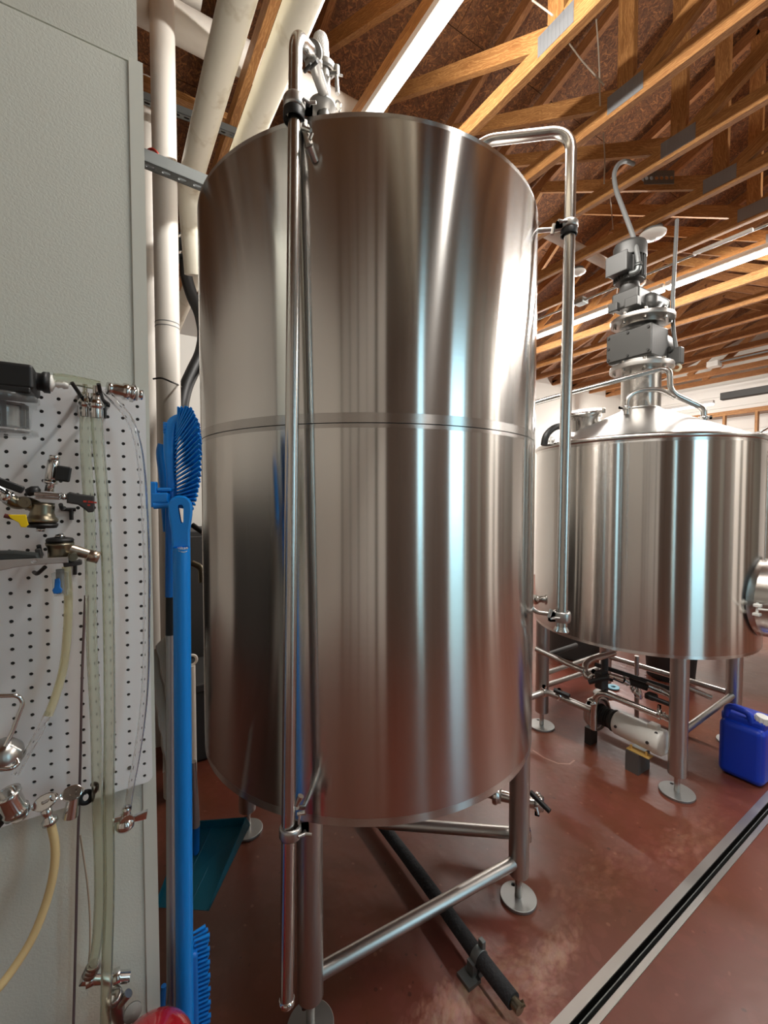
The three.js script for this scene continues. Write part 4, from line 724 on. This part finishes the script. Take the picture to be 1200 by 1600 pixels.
// hoses hanging down
{
  const g = 'thick clear hoses on the hook';
  const mk = (pts, r, label) => {
    const t = thing('clear_hose', label, 'hose', pts[pts.length - 1], g);
    part(t, 'tube', tubeWall(pts, r, r - 0.0022, 70, 20), M.clearHose);
    const p = pts[0];
    part(t, 'end_ferrule', [lathe([[r * 0.95, -0.012], [r + 0.002, -0.012], [r + 0.002, 0.003], [r + 0.0005, 0.005], [r + 0.0035, 0.007], [r + 0.0035, 0.012], [r + 0.001, 0.016], [r * 0.8, 0.022], [r * 0.8, 0.03], [0.004, 0.03], [0.004, 0.044], [0, 0.044]], p, [0, 1, 0.1], 24)], M.chrome, 'chrome ferrule');
  };
  mk([[-0.031, 1.657, -0.955], [-0.032, 1.588, -0.955], [-0.029, 1.472, -0.955], [-0.029, 1.355, -0.955], [-0.03, 1.237, -0.955], [-0.027, 1.081, -0.955], [-0.027, 0.935, -0.955], [-0.027, 0.751, -0.955], [-0.034, 0.655, -0.955], [-0.041, 0.622, -0.955]], 0.0088, 'left of the two thick clear hoses, ending at the chrome tee low on the wall');
  mk([[-0.015, 1.653, -0.935], [-0.012, 1.587, -0.935], [-0.006, 1.473, -0.935], [-0.003, 1.356, -0.935], [-0.003, 1.238, -0.935], [-0.005, 1.084, -0.935], [-0.009, 0.94, -0.935], [-0.012, 0.759, -0.935], [-0.017, 0.639, -0.935], [-0.025, 0.445, -0.935]], 0.0093, 'right one of the two thick clear hoses on the top hook, hanging past the frame');
  const t = thing('clear_hose', 'thin clear hose curving down the right edge of the pegboard to a winged tap', 'hose', [0.021, 0.857, -0.95]);
  part(t, 'tube', tubeWall([[-0.001, 1.694, -0.95], [0.013, 1.677, -0.948], [0.035, 1.648, -0.945], [0.049, 1.604, -0.945], [0.056, 1.544, -0.945], [0.059, 1.471, -0.945], [0.061, 1.373, -0.945], [0.059, 1.274, -0.945], [0.055, 1.15, -0.945], [0.047, 1.065, -0.945], [0.036, 0.993, -0.945], [0.025, 0.934, -0.945], [0.021, 0.903, -0.945]], 0.0064, 0.0046, 80, 16), M.clearThin);
  const p = [0.019, 0.892, -0.945], d = V([0.023, 0.916, -0.945]).sub(V([0.017, 0.872, -0.945])).normalize().toArray();
  part(t, 'tap', [lathe([[0, -0.02], [0.012, -0.02], [0.0165, -0.014], [0.0165, -0.002], [0.008, 0.002], [0.0065, 0.006], [0.0085, 0.009], [0.0065, 0.014], [0.0085, 0.017], [0.006, 0.024], [0, 0.024]], [0.017, 0.888, -0.945], d, 28), rodG(0.012, 0.02, [0.017, 0.885, -0.945], [0.2, 0.1, 1], 20)], M.chrome);
  part(t, 'wing', [span([-0.001, 0.893, -0.945], [0.011, 0.891, -0.945], 0.005, 0.006), pose(plate([[0, -0.006], [0.026, -0.008], [0.028, 0.008], [0.018, 0.007], [0, 0.004]], 0.008, 0.002), [0.026, 0.884, -0.949], [0, 0, -0.05])], M.chrome, 'chrome wing');
  // grey tube curls beside
  solo('thin_cord', hose([[-0.039, 1.315, -0.985], [-0.047, 1.161, -0.98], [-0.053, 0.994, -0.975], [-0.06, 0.838, -0.975], [-0.066, 0.68, -0.975], [-0.073, 0.509, -0.975], [-0.075, 0.46, -0.975]], 0.0022, 60, 8), M.cord, 'thin dark cord hanging in front of the pegboard, left of the thick hoses', 'cord');
  solo('thin_cord', hose([[-0.056, 0.86, -0.985], [-0.047, 0.762, -0.985], [-0.044, 0.684, -0.985], [-0.047, 0.61, -0.985], [-0.055, 0.57, -0.985]], 0.0016, 40, 8), M.wire, 'thin pale wire curving down to the chrome tee', 'cord');
}
{ // upper keg coupler
  const t = thing('keg_coupler', 'upper keg coupler with black tap handle and a yellow tag', 'keg coupler', [-0.098, 1.447, -0.93]);
  
  part(t, 'body', [lathe([[0, 0.0], [0.020, 0.0], [0.0225, 0.003], [0.0225, 0.007], [0.0185, 0.011], [0.0165, 0.018], [0.017, 0.029], [0.0165, 0.034], [0, 0.035]], [-0.095, 1.456, -0.93], [0.06, 1, 0], 40), pipe([[-0.097, 1.48, -0.93], [-0.115, 1.491, -0.93], [-0.128, 1.489, -0.93], [-0.137, 1.498, -0.925]], 0.0105, 0.02, 24), rodG(0.0085, 0.008, [-0.115, 1.491, -0.918], [0, 0, 1], 20), rodG(0.0035, 0.01, [-0.115, 1.491, -0.916], [0, 0, 1], 16)], M.brass);
  part(t, 'seal', lathe(scaled([[0.012, -0.012], [0.030, -0.012], [0.033, -0.006], [0.033, -0.001], [0.012, 0]], 0.66), [-0.094, 1.456, -0.93], [0.06, 1, 0], 36), M.rubber, 'black rubber seal');
  part(t, 'stem', lathe(scaled([[0, -0.022], [0.009, -0.022], [0.01, -0.012], [0, -0.01]], 0.66), [-0.096, 1.456, -0.93], [0.06, 1, 0], 24), M.chrome);
  part(t, 'cap_plate', [pose(rbox(0.036, 0.006, 0.034, 0.002), [-0.085, 1.504, -0.93], [0, 0, -0.08]), pose(rbox(0.034, 0.004, 0.03, 0.0015), [-0.085, 1.498, -0.93], [0, 0, -0.08]), span([-0.071, 1.5, -0.93], [-0.056, 1.499, -0.93], 0.0036), ferrule([-0.063, 1.5, -0.93], [1, 0, 0], 0.0055, 0.006)], M.chrome);
  const dv = V([-0.075, 1.57, -0.93]).sub(V([-0.084, 1.509, -0.93])), L = dv.length();
  part(t, 'valve', [lathe([[0, 0], [0.007, 0], [0.007, L * 0.2], [0.0095, L * 0.22], [0.0105, L * 0.24], [0.0105, L * 0.32], [0, L * 0.32]], [-0.084, 1.509, -0.93], dv.toArray(), 28), lathe([[0, L * 0.32], [0.0095, L * 0.32], [0.0095, L * 0.86], [0, L * 0.86]], [-0.084, 1.509, -0.93], dv.toArray(), 6), lathe([[0, L * 0.86], [0.0078, L * 0.86], [0.0078, L], [0.005, L], [0.005, L * 0.9]], [-0.084, 1.509, -0.93], dv.toArray(), 28)], M.chrome, 'chrome ball valve');
  part(t, 'valve_lever', [pose(rbox(0.021, 0.026, 0.010, 0.003), [-0.063, 1.539, -0.917], [0, 0, -0.16]), rodG(0.005, 0.018, [-0.069, 1.537, -0.922], [0.3, 0, 1], 14)], M.rubber, 'black valve lever');
  part(t, 'knob', lathe(scaled([[0, -0.01], [0.013, -0.01], [0.016, -0.002], [0.014, 0.008], [0, 0.012]], 0.66), [-0.105, 1.51, -0.925], [-0.3, 1, 0.2], 24), M.rubber);
  const hg = plate([[-0.001, 0.009], [0.004, 0.0125], [0.016, 0.0095], [0.046, 0.006], [0.0475, -0.024], [0.044, -0.0285], [0.036, -0.029], [0.029, -0.022], [0.018, -0.0135], [-0.001, -0.0105]].map(([u, v]) => [u * 0.84, v * 0.84]), 0.014, 0.0025);
  const h = part(t, 'tap_handle', pose(hg, [-0.059, 1.498, -0.939], [0, 0, -0.04]), std({ color: new THREE.Color(0.035, 0.033, 0.032), roughness: 0.6 }), 'black tap handle with worn red print');
  const pr = []; for (const [u, v, w, hh] of [[0, 0.001, 0.006, 0.004], [0.007, 0.001, 0.004, 0.0045], [0.012, 0.0005, 0.005, 0.004], [0.018, 0, 0.005, 0.0035], [0.007, -0.006, 0.005, 0.0035]]) pr.push(box(w * 0.84, hh * 0.84, 0.0006, u * 0.84, v * 0.84, 0));
  part(h, 'worn_print', pose(merge(pr), [-0.034, 1.491, -0.925], [0, 0, -0.08]), M.redText);
  const t2 = part(t, 'side_valve', [span([-0.156, 1.517, -0.92], [-0.132, 1.497, -0.92], 0.0095), lathe([[0, -0.006], [0.0115, -0.006], [0.0115, 0.006], [0, 0.006]], [-0.138, 1.501, -0.92], [0.85, -0.5, 0], 6)], M.chrome, 'chrome side valve');
  part(t2, 'lever', pose(rbox(0.05, 0.012, 0.010, 0.003), [-0.137, 1.521, -0.905], [0, 0, -0.45]), M.rubber);
  part(t, 'tag_loop', span([-0.14, 1.47, -0.91], [-0.126, 1.466, -0.91], 0.0035, 0.004), std({ color: col('#5a2320'), roughness: 0.5 }), 'dark red tie');
  part(t, 'tag', pose(plate([[-0.016, 0.007], [-0.004, 0.008], [0.006, 0.009], [0.008, 0], [0.0105, -0.007], [0.007, -0.012], [0.001, -0.0115], [-0.002, -0.005], [-0.013, 0.002]], 0.003, 0.0008), [-0.119, 1.463, -0.905], [0, 0.1, -0.1]), M.yellow, 'yellow tag');
  const q = thing('keg_coupler', 'lower keg coupler, upside down, with grey metal lever and blue-taped clear valve', 'keg coupler', [-0.074, 1.319, -0.93]);
  part(q, 'body', [lathe([[0, 0], [0.0155, 0], [0.017, 0.003], [0.017, 0.021], [0.0195, 0.027], [0.0205, 0.029], [0.0205, 0.0325], [0, 0.033]], [-0.072, 1.389, -0.93], [0.03, 1, 0], 40), rodG(0.0072, 0.02, [-0.053, 1.398, -0.912], [0.1, 0, 1], 20), rodG(0.0045, 0.008, [-0.052, 1.4, -0.899], [0.1, 0, 1], 16)], M.brass);
  part(q, 'seal', lathe([[0, 0.0332], [0.0195, 0.0332], [0.0202, 0.037], [0.018, 0.040], [0.010, 0.0415], [0, 0.0415]], [-0.072, 1.389, -0.93], [0.03, 1, 0], 36), M.rubber, 'black rubber seal');
  part(q, 'stem', lathe([[0, 0.0415], [0.0075, 0.0415], [0.007, 0.0455], [0, 0.048]], [-0.072, 1.389, -0.93], [0.03, 1, 0], 24), M.chrome);
  part(q, 'elbow', [span([-0.058, 1.409, -0.93], [-0.031, 1.398, -0.93], 0.0098, 0.0085), lathe([[0, -0.0085], [0.0115, -0.0085], [0.0115, 0.0085], [0, 0.0085]], [-0.023, 1.394, -0.928], [0.9, -0.35, 0], 6)], M.copper, 'copper-coloured elbow nut');
  const lv = plate([[0.058, 0.0045], [0.03, 0.005], [-0.02, 0.006], [-0.09, 0.007], [-0.09, -0.019], [-0.045, -0.013], [-0.03, -0.0105], [-0.012, -0.007], [0.012, -0.005], [0.058, -0.005]], 0.005, 0.001, [ring(0.013, 0.001, 0.0034, 0.0026, 14)]);
  part(q, 'lever', pose(lv, [-0.116, 1.394, -0.905], [0, 0, 0]), M.alu, 'grey metal lever');
  part(q, 'lever_grip', pose(plate([[-0.10, 0.006], [-0.04, 0.0085], [0.0, 0.0075], [0.03, 0.002], [0.032, -0.007], [-0.10, -0.008]], 0.016, 0.004), [-0.129, 1.406, -0.92], [0, 0, -0.02]), std({ color: new THREE.Color(0.03, 0.034, 0.032), roughness: 0.5 }), 'black rubber grip');
  part(q, 'clevis', [pose(rbox(0.026, 0.008, 0.016, 0.002), [-0.053, 1.385, -0.92], [0, 0, 0.1]), pose(rbox(0.008, 0.018, 0.012, 0.002), [-0.099, 1.405, -0.92], [0, 0, 0.1])], M.dark);
  part(q, 'clear_valve', [lathe([[0.007, 0], [0.0125, -0.002], [0.0125, -0.007], [0.0115, -0.009], [0.0115, -0.030], [0.0098, -0.033], [0.0098, -0.041], [0.006, -0.042]], [-0.072, 1.371, -0.93], [-0.02, 1, 0], 28)], M.clearBowl, 'clear plastic valve');
  part(q, 'valve_core', lathe([[0, 0.004], [0.006, 0.004], [0.006, -0.038], [0, -0.038]], [-0.072, 1.371, -0.93], [0, 1, 0], 20), M.filterMesh);
  part(q, 'blue_lever', [pose(plate([[-0.003, 0.011], [0.003, 0.0125], [0.0045, 0.006], [0.004, -0.003], [0.007, -0.008], [0.0055, -0.013], [0, -0.014], [-0.0055, -0.013], [-0.007, -0.007], [-0.004, -0.002]], 0.005, 0.0012), [-0.075, 1.35, -0.917], [0, 0, 0])], M.blueDark, 'blue lever');
}
solo('beige_tube', tubeWall([[-0.065, 1.375, -0.96], [-0.063, 1.318, -0.955], [-0.066, 1.255, -0.955], [-0.073, 1.193, -0.955], [-0.085, 1.146, -0.95], [-0.095, 1.118, -0.945]], 0.0068, 0.005, 50, 16), M.beige, 'yellowed soft tube hanging from the lower keg coupler', 'tube');
solo('clear_rod_tube', tubeWall([[-0.094, 1.125, -0.944], [-0.108, 1.094, -0.94], [-0.125, 1.063, -0.935], [-0.139, 1.037, -0.93]], 0.0058, 0.004, 30, 16), M.clearThin, 'stiff clear tube slanting down to the left below the yellowed tube', 'tube');
{ // wire bail handle with its clamp body
  const t = thing('wire_bail', 'bent bright wire handle on a worn clamp at the left edge of the pegboard', 'clamp', [-0.153, 1.042, -0.93]);
  part(t, 'bail', pipe([[-0.164, 1.176, -0.93], [-0.132, 1.169, -0.93], [-0.126, 1.155, -0.93], [-0.141, 1.11, -0.925], [-0.149, 1.093, -0.92]], 0.0034, 0.02, 12), M.chrome);
  part(t, 'body', [lathe([[0, -0.016], [0.026, -0.016], [0.03, -0.004], [0.024, 0.01], [0.012, 0.02], [0, 0.022]], [-0.154, 1.074, -0.94], [0.3, 1, 0.2], 28), span([-0.146, 1.087, -0.93], [-0.131, 1.074, -0.93], 0.006, 0.003)], M.cast);
  part(t, 'clip', [hose([[-0.161, 1.065, -0.92], [-0.148, 1.064, -0.92], [-0.139, 1.066, -0.925], [-0.134, 1.06, -0.92], [-0.141, 1.057, -0.915], [-0.157, 1.062, -0.915]], 0.004, 30, 10)], M.chrome);
}
{ // row of chrome faucet flanges on the lower edge
  const row = (a, b, label, stub) => {
    const A = V(a), B = V(b), L = A.distanceTo(B), ang = Math.atan2(B.y - A.y, B.x - A.x);
    const o = []; for (let i = 0; i < 32; i++) { const s = i / 32 * 6.2832; o.push([L / 2 + L * 0.56 * Math.sign(Math.cos(s)) * Math.pow(Math.abs(Math.cos(s)), 0.8), 0.0125 * Math.sin(s)]); }
    const g = plate(o, 0.006, 0.0018, [ring(L * 0.08, 0, 0.0042, 0.0042, 12), ring(L * 0.92, 0, 0.0042, 0.0042, 12), rounded(L * 0.4, -0.0012, L * 0.66, 0.0012, 0.001, 2)]);
    const t = thing('chrome_flange', label, 'fitting', a, 'chrome flanges along the lower edge');
    g.rotateX(-0.55); part(t, 'flange', pose(g, a, [0, 0, ang]), M.chrome);
    if (stub) part(t, 'stub', stub, M.chrome);
    return t;
  };
  row([-0.078, 0.965, -0.95], [-0.05, 0.965, -0.95], 'chrome two-hole flange nearest the thick hoses, on the lower pegboard edge', [span([-0.063, 0.954, -0.955], [-0.068, 0.92, -0.955], 0.010, 0.012), span([-0.075, 0.927, -0.955], [-0.06, 0.926, -0.955], 0.006)]);
  row([-0.117, 0.962, -0.945], [-0.087, 0.971, -0.945], 'middle chrome two-hole flange with amber hose below it', [lathe([[0, 0], [0.009, 0], [0.008, -0.012], [0.006, -0.014], [0.008, -0.02], [0.012, -0.024], [0.012, -0.03], [0, -0.032]], [-0.102, 0.956, -0.945], [-0.2, 1, 0], 24)]);
  row([-0.149, 0.958, -0.94], [-0.125, 0.966, -0.94], 'leftmost chrome flange with a short wide spigot on it', [lathe([[0, 0], [0.019, 0], [0.019, 0.006], [0.0165, 0.01], [0.0165, 0.034], [0.019, 0.036], [0.019, 0.042], [0.0145, 0.042], [0.0145, 0.02], [0, 0.02]], [-0.139, 0.971, -0.93], [-0.28, 1, 0.1], 28)]);
  solo('black_clip', [hose([[-0.037, 0.942, -0.97], [-0.029, 0.95, -0.965], [-0.027, 0.959, -0.965], [-0.036, 0.96, -0.97]], 0.004, 20, 10), lathe([[0.006, -0.004], [0.013, -0.004], [0.013, 0.004], [0.006, 0.004]], [-0.045, 0.941, -0.965], [0.4, 0.5, 1], 24)], M.rubber, 'small black clip at the right end of the chrome flanges', 'clip');
  solo('black_clip', [span([-0.168, 0.953, -0.94], [-0.146, 0.977, -0.94], 0.008), span([-0.152, 0.957, -0.94], [-0.144, 0.971, -0.93], 0.006)], M.rubber, 'black lever at the left edge under the wide chrome spigot', 'lever');
  solo('amber_hose', hose([[-0.096, 0.928, -0.945], [-0.09, 0.887, -0.94], [-0.092, 0.846, -0.935], [-0.103, 0.798, -0.93], [-0.122, 0.753, -0.92], [-0.145, 0.724, -0.91], [-0.166, 0.708, -0.9], [-0.185, 0.697, -0.9]], 0.0068, 60, 16), M.amber, 'amber rubber hose curving down to the left from the middle flange', 'hose');
  const t = thing('hose_tee', 'chrome tee fitting low on the wall, behind the thick clear hose', 'fitting', [-0.02, 0.556, -0.97]);
  part(t, 'body', [span([-0.058, 0.593, -0.97], [0.016, 0.552, -0.97], 0.0105, 0.0105, 28), lathe([[0.0105, -0.006], [0.014, -0.006], [0.014, 0.006], [0.0105, 0.006]], [-0.003, 0.563, -0.97], [1, 0, 0], 28), lathe([[0.0105, -0.006], [0.0135, -0.006], [0.0135, 0.006], [0.0105, 0.006]], [-0.046, 0.586, -0.97], [1, 0, 0], 28)], M.chrome);
  part(t, 'hose_barb', [span([-0.047, 0.598, -0.965], [-0.037, 0.622, -0.96], 0.011, 0.009), ...[0.2, 0.5, 0.8].map((k) => lathe([[0.008, -0.003], [0.013, -0.003], [0.010, 0.004]], V([-0.047, 0.598, -0.965]).lerp(V([-0.037, 0.622, -0.96]), k).toArray(), [0.3, 1, 0]))], M.cast);
  part(t, 'bore', rodG(0.0085, 0.003, [0.017, 0.551, -0.97], [1, 0, 0], 20), M.dark);
  const u = thing('grey_tap', 'small grey metal tap hanging low on the wall above the red helmet-like dome', 'tap', [0, 0.476, -0.96]);
  part(u, 'body', [span([-0.008, 0.53, -0.96], [0.002, 0.477, -0.96], 0.016, 0.009), lathe([[0, 0], [0.014, 0.002], [0.014, 0.012], [0.01, 0.014], [0.01, 0.006]], [-0.005, 0.536, -0.955], [-0.3, 1, 0.3], 24)], M.cast);
  part(u, 'handle', [span([0, 0.522, -0.95], [0.016, 0.543, -0.945], 0.006, 0.008), span([-0.012, 0.525, -0.955], [-0.008, 0.51, -0.955], 0.005)], M.cast);
  part(u, 'dial', lathe([[0, 0], [0.016, 0], [0.016, 0.006], [0, 0.008]], [0.022, 0.487, -0.96], [0.1, 0.2, 1], 28), M.filterMesh);
}
{ // red dome
  const c = [0.047, 0.426, -0.874];
  const t = thing('red_vessel', 'glossy red rounded vessel, only its domed top in view at the bottom edge', 'vessel', [c[0], 0, c[2]]);
  const y = 0.518, pr = [[0, y]];
  for (let i = 1; i <= 12; i++) { const a = i / 12 * Math.PI / 2; pr.push([0.074 * Math.sin(a), y - 0.052 * (1 - Math.cos(a))]); }
  pr.push([0.074, 0.02], [0.068, 0], [0, 0]);
  part(t, 'body', lathe(pr.reverse(), [c[0], 0, c[2]], [0, 1, 0], 56), M.red);
}
// ---------------------------------------------------------------- blue cleaning tools on the wall end
{
  const r = thing('tool_rail', 'blue wall rail with clip on the end of the clad wall', 'wall rail', [0.091, 1.478, -1.079]);
  part(r, 'backplate', pose(rbox(0.02, 0.056, 0.012, 0.003), [0.083, 1.505, -1.079], [0, -0.5, 0]), M.blue);
  part(r, 'clip', [span([0.085, 1.514, -1.078], [0.113, 1.516, -1.073], 0.005), span([0.085, 1.481, -1.077], [0.119, 1.483, -1.067], 0.008, 0.007), pose(rbox(0.034, 0.022, 0.02, 0.004), [0.099, 1.498, -1.075], [0, -0.4, 0]), pose(rbox(0.03, 0.008, 0.024, 0.003), [0.108, 1.516, -1.076], [0, -0.4, 0])], M.blue);
  // deck brush hanging by its eye
  const p0 = [0.134, 1.389, -1.036], p1 = [0.12, 0.294, -1];
  const b = thing('deck_brush', 'blue long-handled brush hanging head down, with an eye at the top of its handle', 'brush', p1);
  part(b, 'handle', sweep([V(p0), V(p0).lerp(V(p1), 0.3), V(p0).lerp(V(p1), 0.7), V(p1)], 0.0178, 28), M.blue);
  const o = [[-0.0175, -0.09], [-0.0185, -0.055], [-0.0235, -0.02], [-0.0238, -0.006]];
  for (let i = 0; i <= 14; i++) { const a = Math.PI - i / 14 * Math.PI; o.push([0.0235 * Math.cos(a), 0.024 * Math.sin(a)]); }
  o.push([0.0238, -0.006], [0.0225, -0.022], [0.018, -0.055], [0.0175, -0.09]);
  const slot = []; for (let i = 0; i <= 8; i++) { const a = Math.PI - i / 8 * Math.PI; slot.push([0.001 + 0.0095 * Math.cos(a), -0.001 + 0.0095 * Math.sin(a)]); }
  for (let i = 0; i <= 8; i++) { const a = -i / 8 * Math.PI; slot.push([0.003 + 0.0068 * Math.cos(a), -0.033 + 0.0068 * Math.sin(a)]); }
  const eye = [0.134, 1.479, -1.04];
  part(b, 'eye', pose(plate(o, 0.026, 0.004, [slot]).translate(0, 0, -0.013), eye, [0, deg(-12), 0]), M.blue);
  // printed maker's name with a swoosh under it, small raised white print
  const { FontLoader } = await import('three/addons/loaders/FontLoader.js'), { TextGeometry } = await import('three/addons/geometries/TextGeometry.js');
  const font = await new FontLoader().loadAsync('fonts/droid/droid_sans_bold.typeface.json');
  const txt = new TextGeometry('Vikan', { font, size: 0.0058, depth: 0.0004, curveSegments: 5 }); txt.center();
  const sw = []; for (let i = 0; i <= 10; i++) { const s = i / 10; sw.push([-0.0085 + 0.0175 * s, -0.0052 - 0.0028 * Math.sin(s * 2.6)]); }
  for (let i = 10; i >= 0; i--) { const s = i / 10; sw.push([-0.0085 + 0.0175 * s, -0.0062 - 0.0032 * Math.sin(s * 2.6)]); }
  const pr = merge([txt, plate(sw, 0.0004)]), pp = pr.attributes.position;
  for (let i = 0; i < pp.count; i++) { const a = pp.getX(i) / 0.0178; pp.setXYZ(i, 0.0181 * Math.sin(a), pp.getY(i), 0.0181 * Math.cos(a) + pp.getZ(i)); }
  pr.computeVertexNormals();
  part(b, 'print', pose(pr, [0.135, 1.39, -1.036], [0, deg(-3), 0]), M.motorWhite, 'white printed maker\'s name');
  const hb = [0.14, 0.425, -1.016];
  part(b, 'head', rbox(0.028, 0.3, 0.05, 0.008, hb[0] - 0.004, 0.344, hb[2] - 0.01), M.blueDark);
  const br = []; for (let k = 0; k < 26; k++) for (const dz of [-0.012, 0.008]) { const y = 0.511 - k * 0.0105; br.push(span([hb[0] + 0.004, y, hb[2] - 0.008 + dz], [hb[0] + 0.034 + 0.003 * Math.sin(k * 2.1 + dz * 90), y + 0.001 - (k > 22 ? 0.004 : 0), hb[2] - 0.006 + dz * 1.3], 0.003, 0.0046, 7)); }
  part(b, 'bristles', br, M.blue).userData.kind = 'stuff';
  // hand brush
  const h = thing('hand_brush', 'blue hand brush hanging with its comb of bristles to the right', 'brush', [0.131, 1.48, -1.089]);
  const hp = [[0.146, 1.68, -1.082], [0.129, 1.665, -1.092], [0.122, 1.625, -1.095], [0.122, 1.567, -1.093], [0.123, 1.524, -1.091], [0.123, 1.483, -1.089]];
  part(h, 'block', sweep(new THREE.CatmullRomCurve3(hp.map(V)).getPoints(30), (s) => 0.0105 + 0.0045 * Math.sin(Math.min(1, s * 1.6) * 3.14), 20), M.blue);
  part(h, 'grip', sweep(new THREE.CatmullRomCurve3([[0.111, 1.623, -1.143], [0.108, 1.607, -1.145], [0.112, 1.554, -1.14], [0.116, 1.494, -1.135], [0.12, 1.419, -1.129]].map(V)).getPoints(24), (s) => 0.0105 + 0.003 * s, 16), M.blue);
  const curve = (p) => new THREE.CatmullRomCurve3(p.map(V));
  const root = curve([[0.132, 1.665, -1.09], [0.129, 1.625, -1.09], [0.128, 1.567, -1.089], [0.13, 1.516, -1.086], [0.131, 1.48, -1.083]]);
  const tip = curve([[0.142, 1.696, -1.086], [0.161, 1.696, -1.073], [0.174, 1.674, -1.064], [0.18, 1.634, -1.059], [0.179, 1.593, -1.057], [0.177, 1.55, -1.057], [0.171, 1.509, -1.059], [0.162, 1.474, -1.063]]), tuft = [];
  for (let k = 0; k < 25; k++) for (let j = 0; j < 9; j++) {   // rows of bristles fanning out to the right
    const s = k / 24, q = j / 8 - 0.5, a = root.getPoint(s).add(new THREE.Vector3(0.006 * q, 0.004 * q, 0.03 * q));
    const e = tip.getPoint(s).add(new THREE.Vector3(rr(-0.002, 0.002) - 0.012 * q, 0.006 * q + rr(-0.0012, 0.0012), 0.05 * q + rr(-0.002, 0.002)));
    tuft.push(span(a.toArray(), e.toArray(), 0.0021, 0.0024, 6));
  }
  for (let j = 0; j < 7; j++) tuft.push(span(V([0.119, 1.655, -1.086]).add(new THREE.Vector3(0, 0.003 * (3 - j), 0)).toArray(), V([0.107, 1.654, -1.088]).add(new THREE.Vector3(0, 0.0038 * (3 - j), 0)).toArray(), 0.0018, 0.0014, 6));
  part(h, 'bristles', tuft, M.blue).userData.kind = 'stuff';
  // squeegee on an aluminium pole
  const s = thing('floor_squeegee', 'aluminium pole with blue sleeve and black grip, standing between wall end and blue handle', 'squeegee', [0.098, 0.231, -1.071]);
  part(s, 'sleeve', span([0.121, 1.48, -1.096], [0.116, 1.273, -1.09], 0.0115, 0.011, 24), M.blueDark, 'blue sleeve');
  part(s, 'grip', span([0.116, 1.284, -1.091], [0.114, 1.186, -1.088], 0.0095, 0.0095, 24), M.rubber, 'black grip');
  part(s, 'pole', span([0.114, 1.192, -1.088], [0.099, 0.231, -1.07], 0.0092, 0.0092, 24), M.alu, 'aluminium pole');
  part(s, 'head', [span([0.092, 0.321, -1.137], [0.077, 0.136, -1.139], 0.006, 0.012)], M.blueDark);
  // dustpan
  const d = thing('dustpan', 'dark teal dustpan leaning behind the blue brush handle', 'dustpan', [0.222, 0.251, -1.348]);
  const q = [[0.203, 0.461, -1.44], [0.357, 0.475, -1.343], [0.214, 0.358, -1.239], [0.09, 0.368, -1.318]].map(V), nrm = q[1].clone().sub(q[0]).cross(q[3].clone().sub(q[0])).normalize();
  if (nrm.dot(new THREE.Vector3(0.5, 1.2, -0.8)) < 0) nrm.negate();
  const sheet = (a, b, c2, e2, n, th) => { const P = [a, b, c2, e2], g = new THREE.BufferGeometry(), v = []; const T = P.map((p) => p.clone().addScaledVector(n, th)); const Q = (i, j, k, l) => { for (const p of [i, j, k, i, k, l]) v.push(p.x, p.y, p.z); }; Q(...P); Q(T[3], T[2], T[1], T[0]); for (let i = 0; i < 4; i++) Q(P[i], T[i], T[(i + 1) % 4], P[(i + 1) % 4]); g.setAttribute('position', new THREE.Float32BufferAttribute(v, 3)); g.computeVertexNormals(); return g; };
  part(d, 'pan', sheet(q[0], q[1], q[2], q[3], nrm, 0.004), M.teal);
  const up = (i, k) => q[i].clone().addScaledVector(nrm, k);
  part(d, 'side_wall', sheet(q[1], q[2], up(2, 0.012), up(1, 0.05), q[0].clone().sub(q[1]).normalize(), 0.003), M.teal);
  part(d, 'side_wall', sheet(q[0], q[3], up(3, 0.012), up(0, 0.05), q[1].clone().sub(q[0]).normalize(), 0.003), M.teal);
  part(d, 'back_wall', sheet(q[0], q[1], up(1, 0.05), up(0, 0.05), q[3].clone().sub(q[0]).normalize(), 0.003), M.teal);
  part(d, 'rib', [0.35, 0.62].map((k) => span(q[0].clone().lerp(q[1], k).addScaledVector(nrm, 0.005).toArray(), q[3].clone().lerp(q[2], k).addScaledVector(nrm, 0.005).toArray(), 0.003)), M.teal);
  part(d, 'handle', span([0.201, 0.442, -1.369], [0.196, 0.56, -1.318], 0.012, 0.011), M.blueDark, 'blue handle socket');
  part(d, 'handle_rod', span([0.196, 0.556, -1.318], [0.186, 0.77, -1.274], 0.0115, 0.007), M.alu, 'grey handle rod');
}
renderer.render(scene, camera);
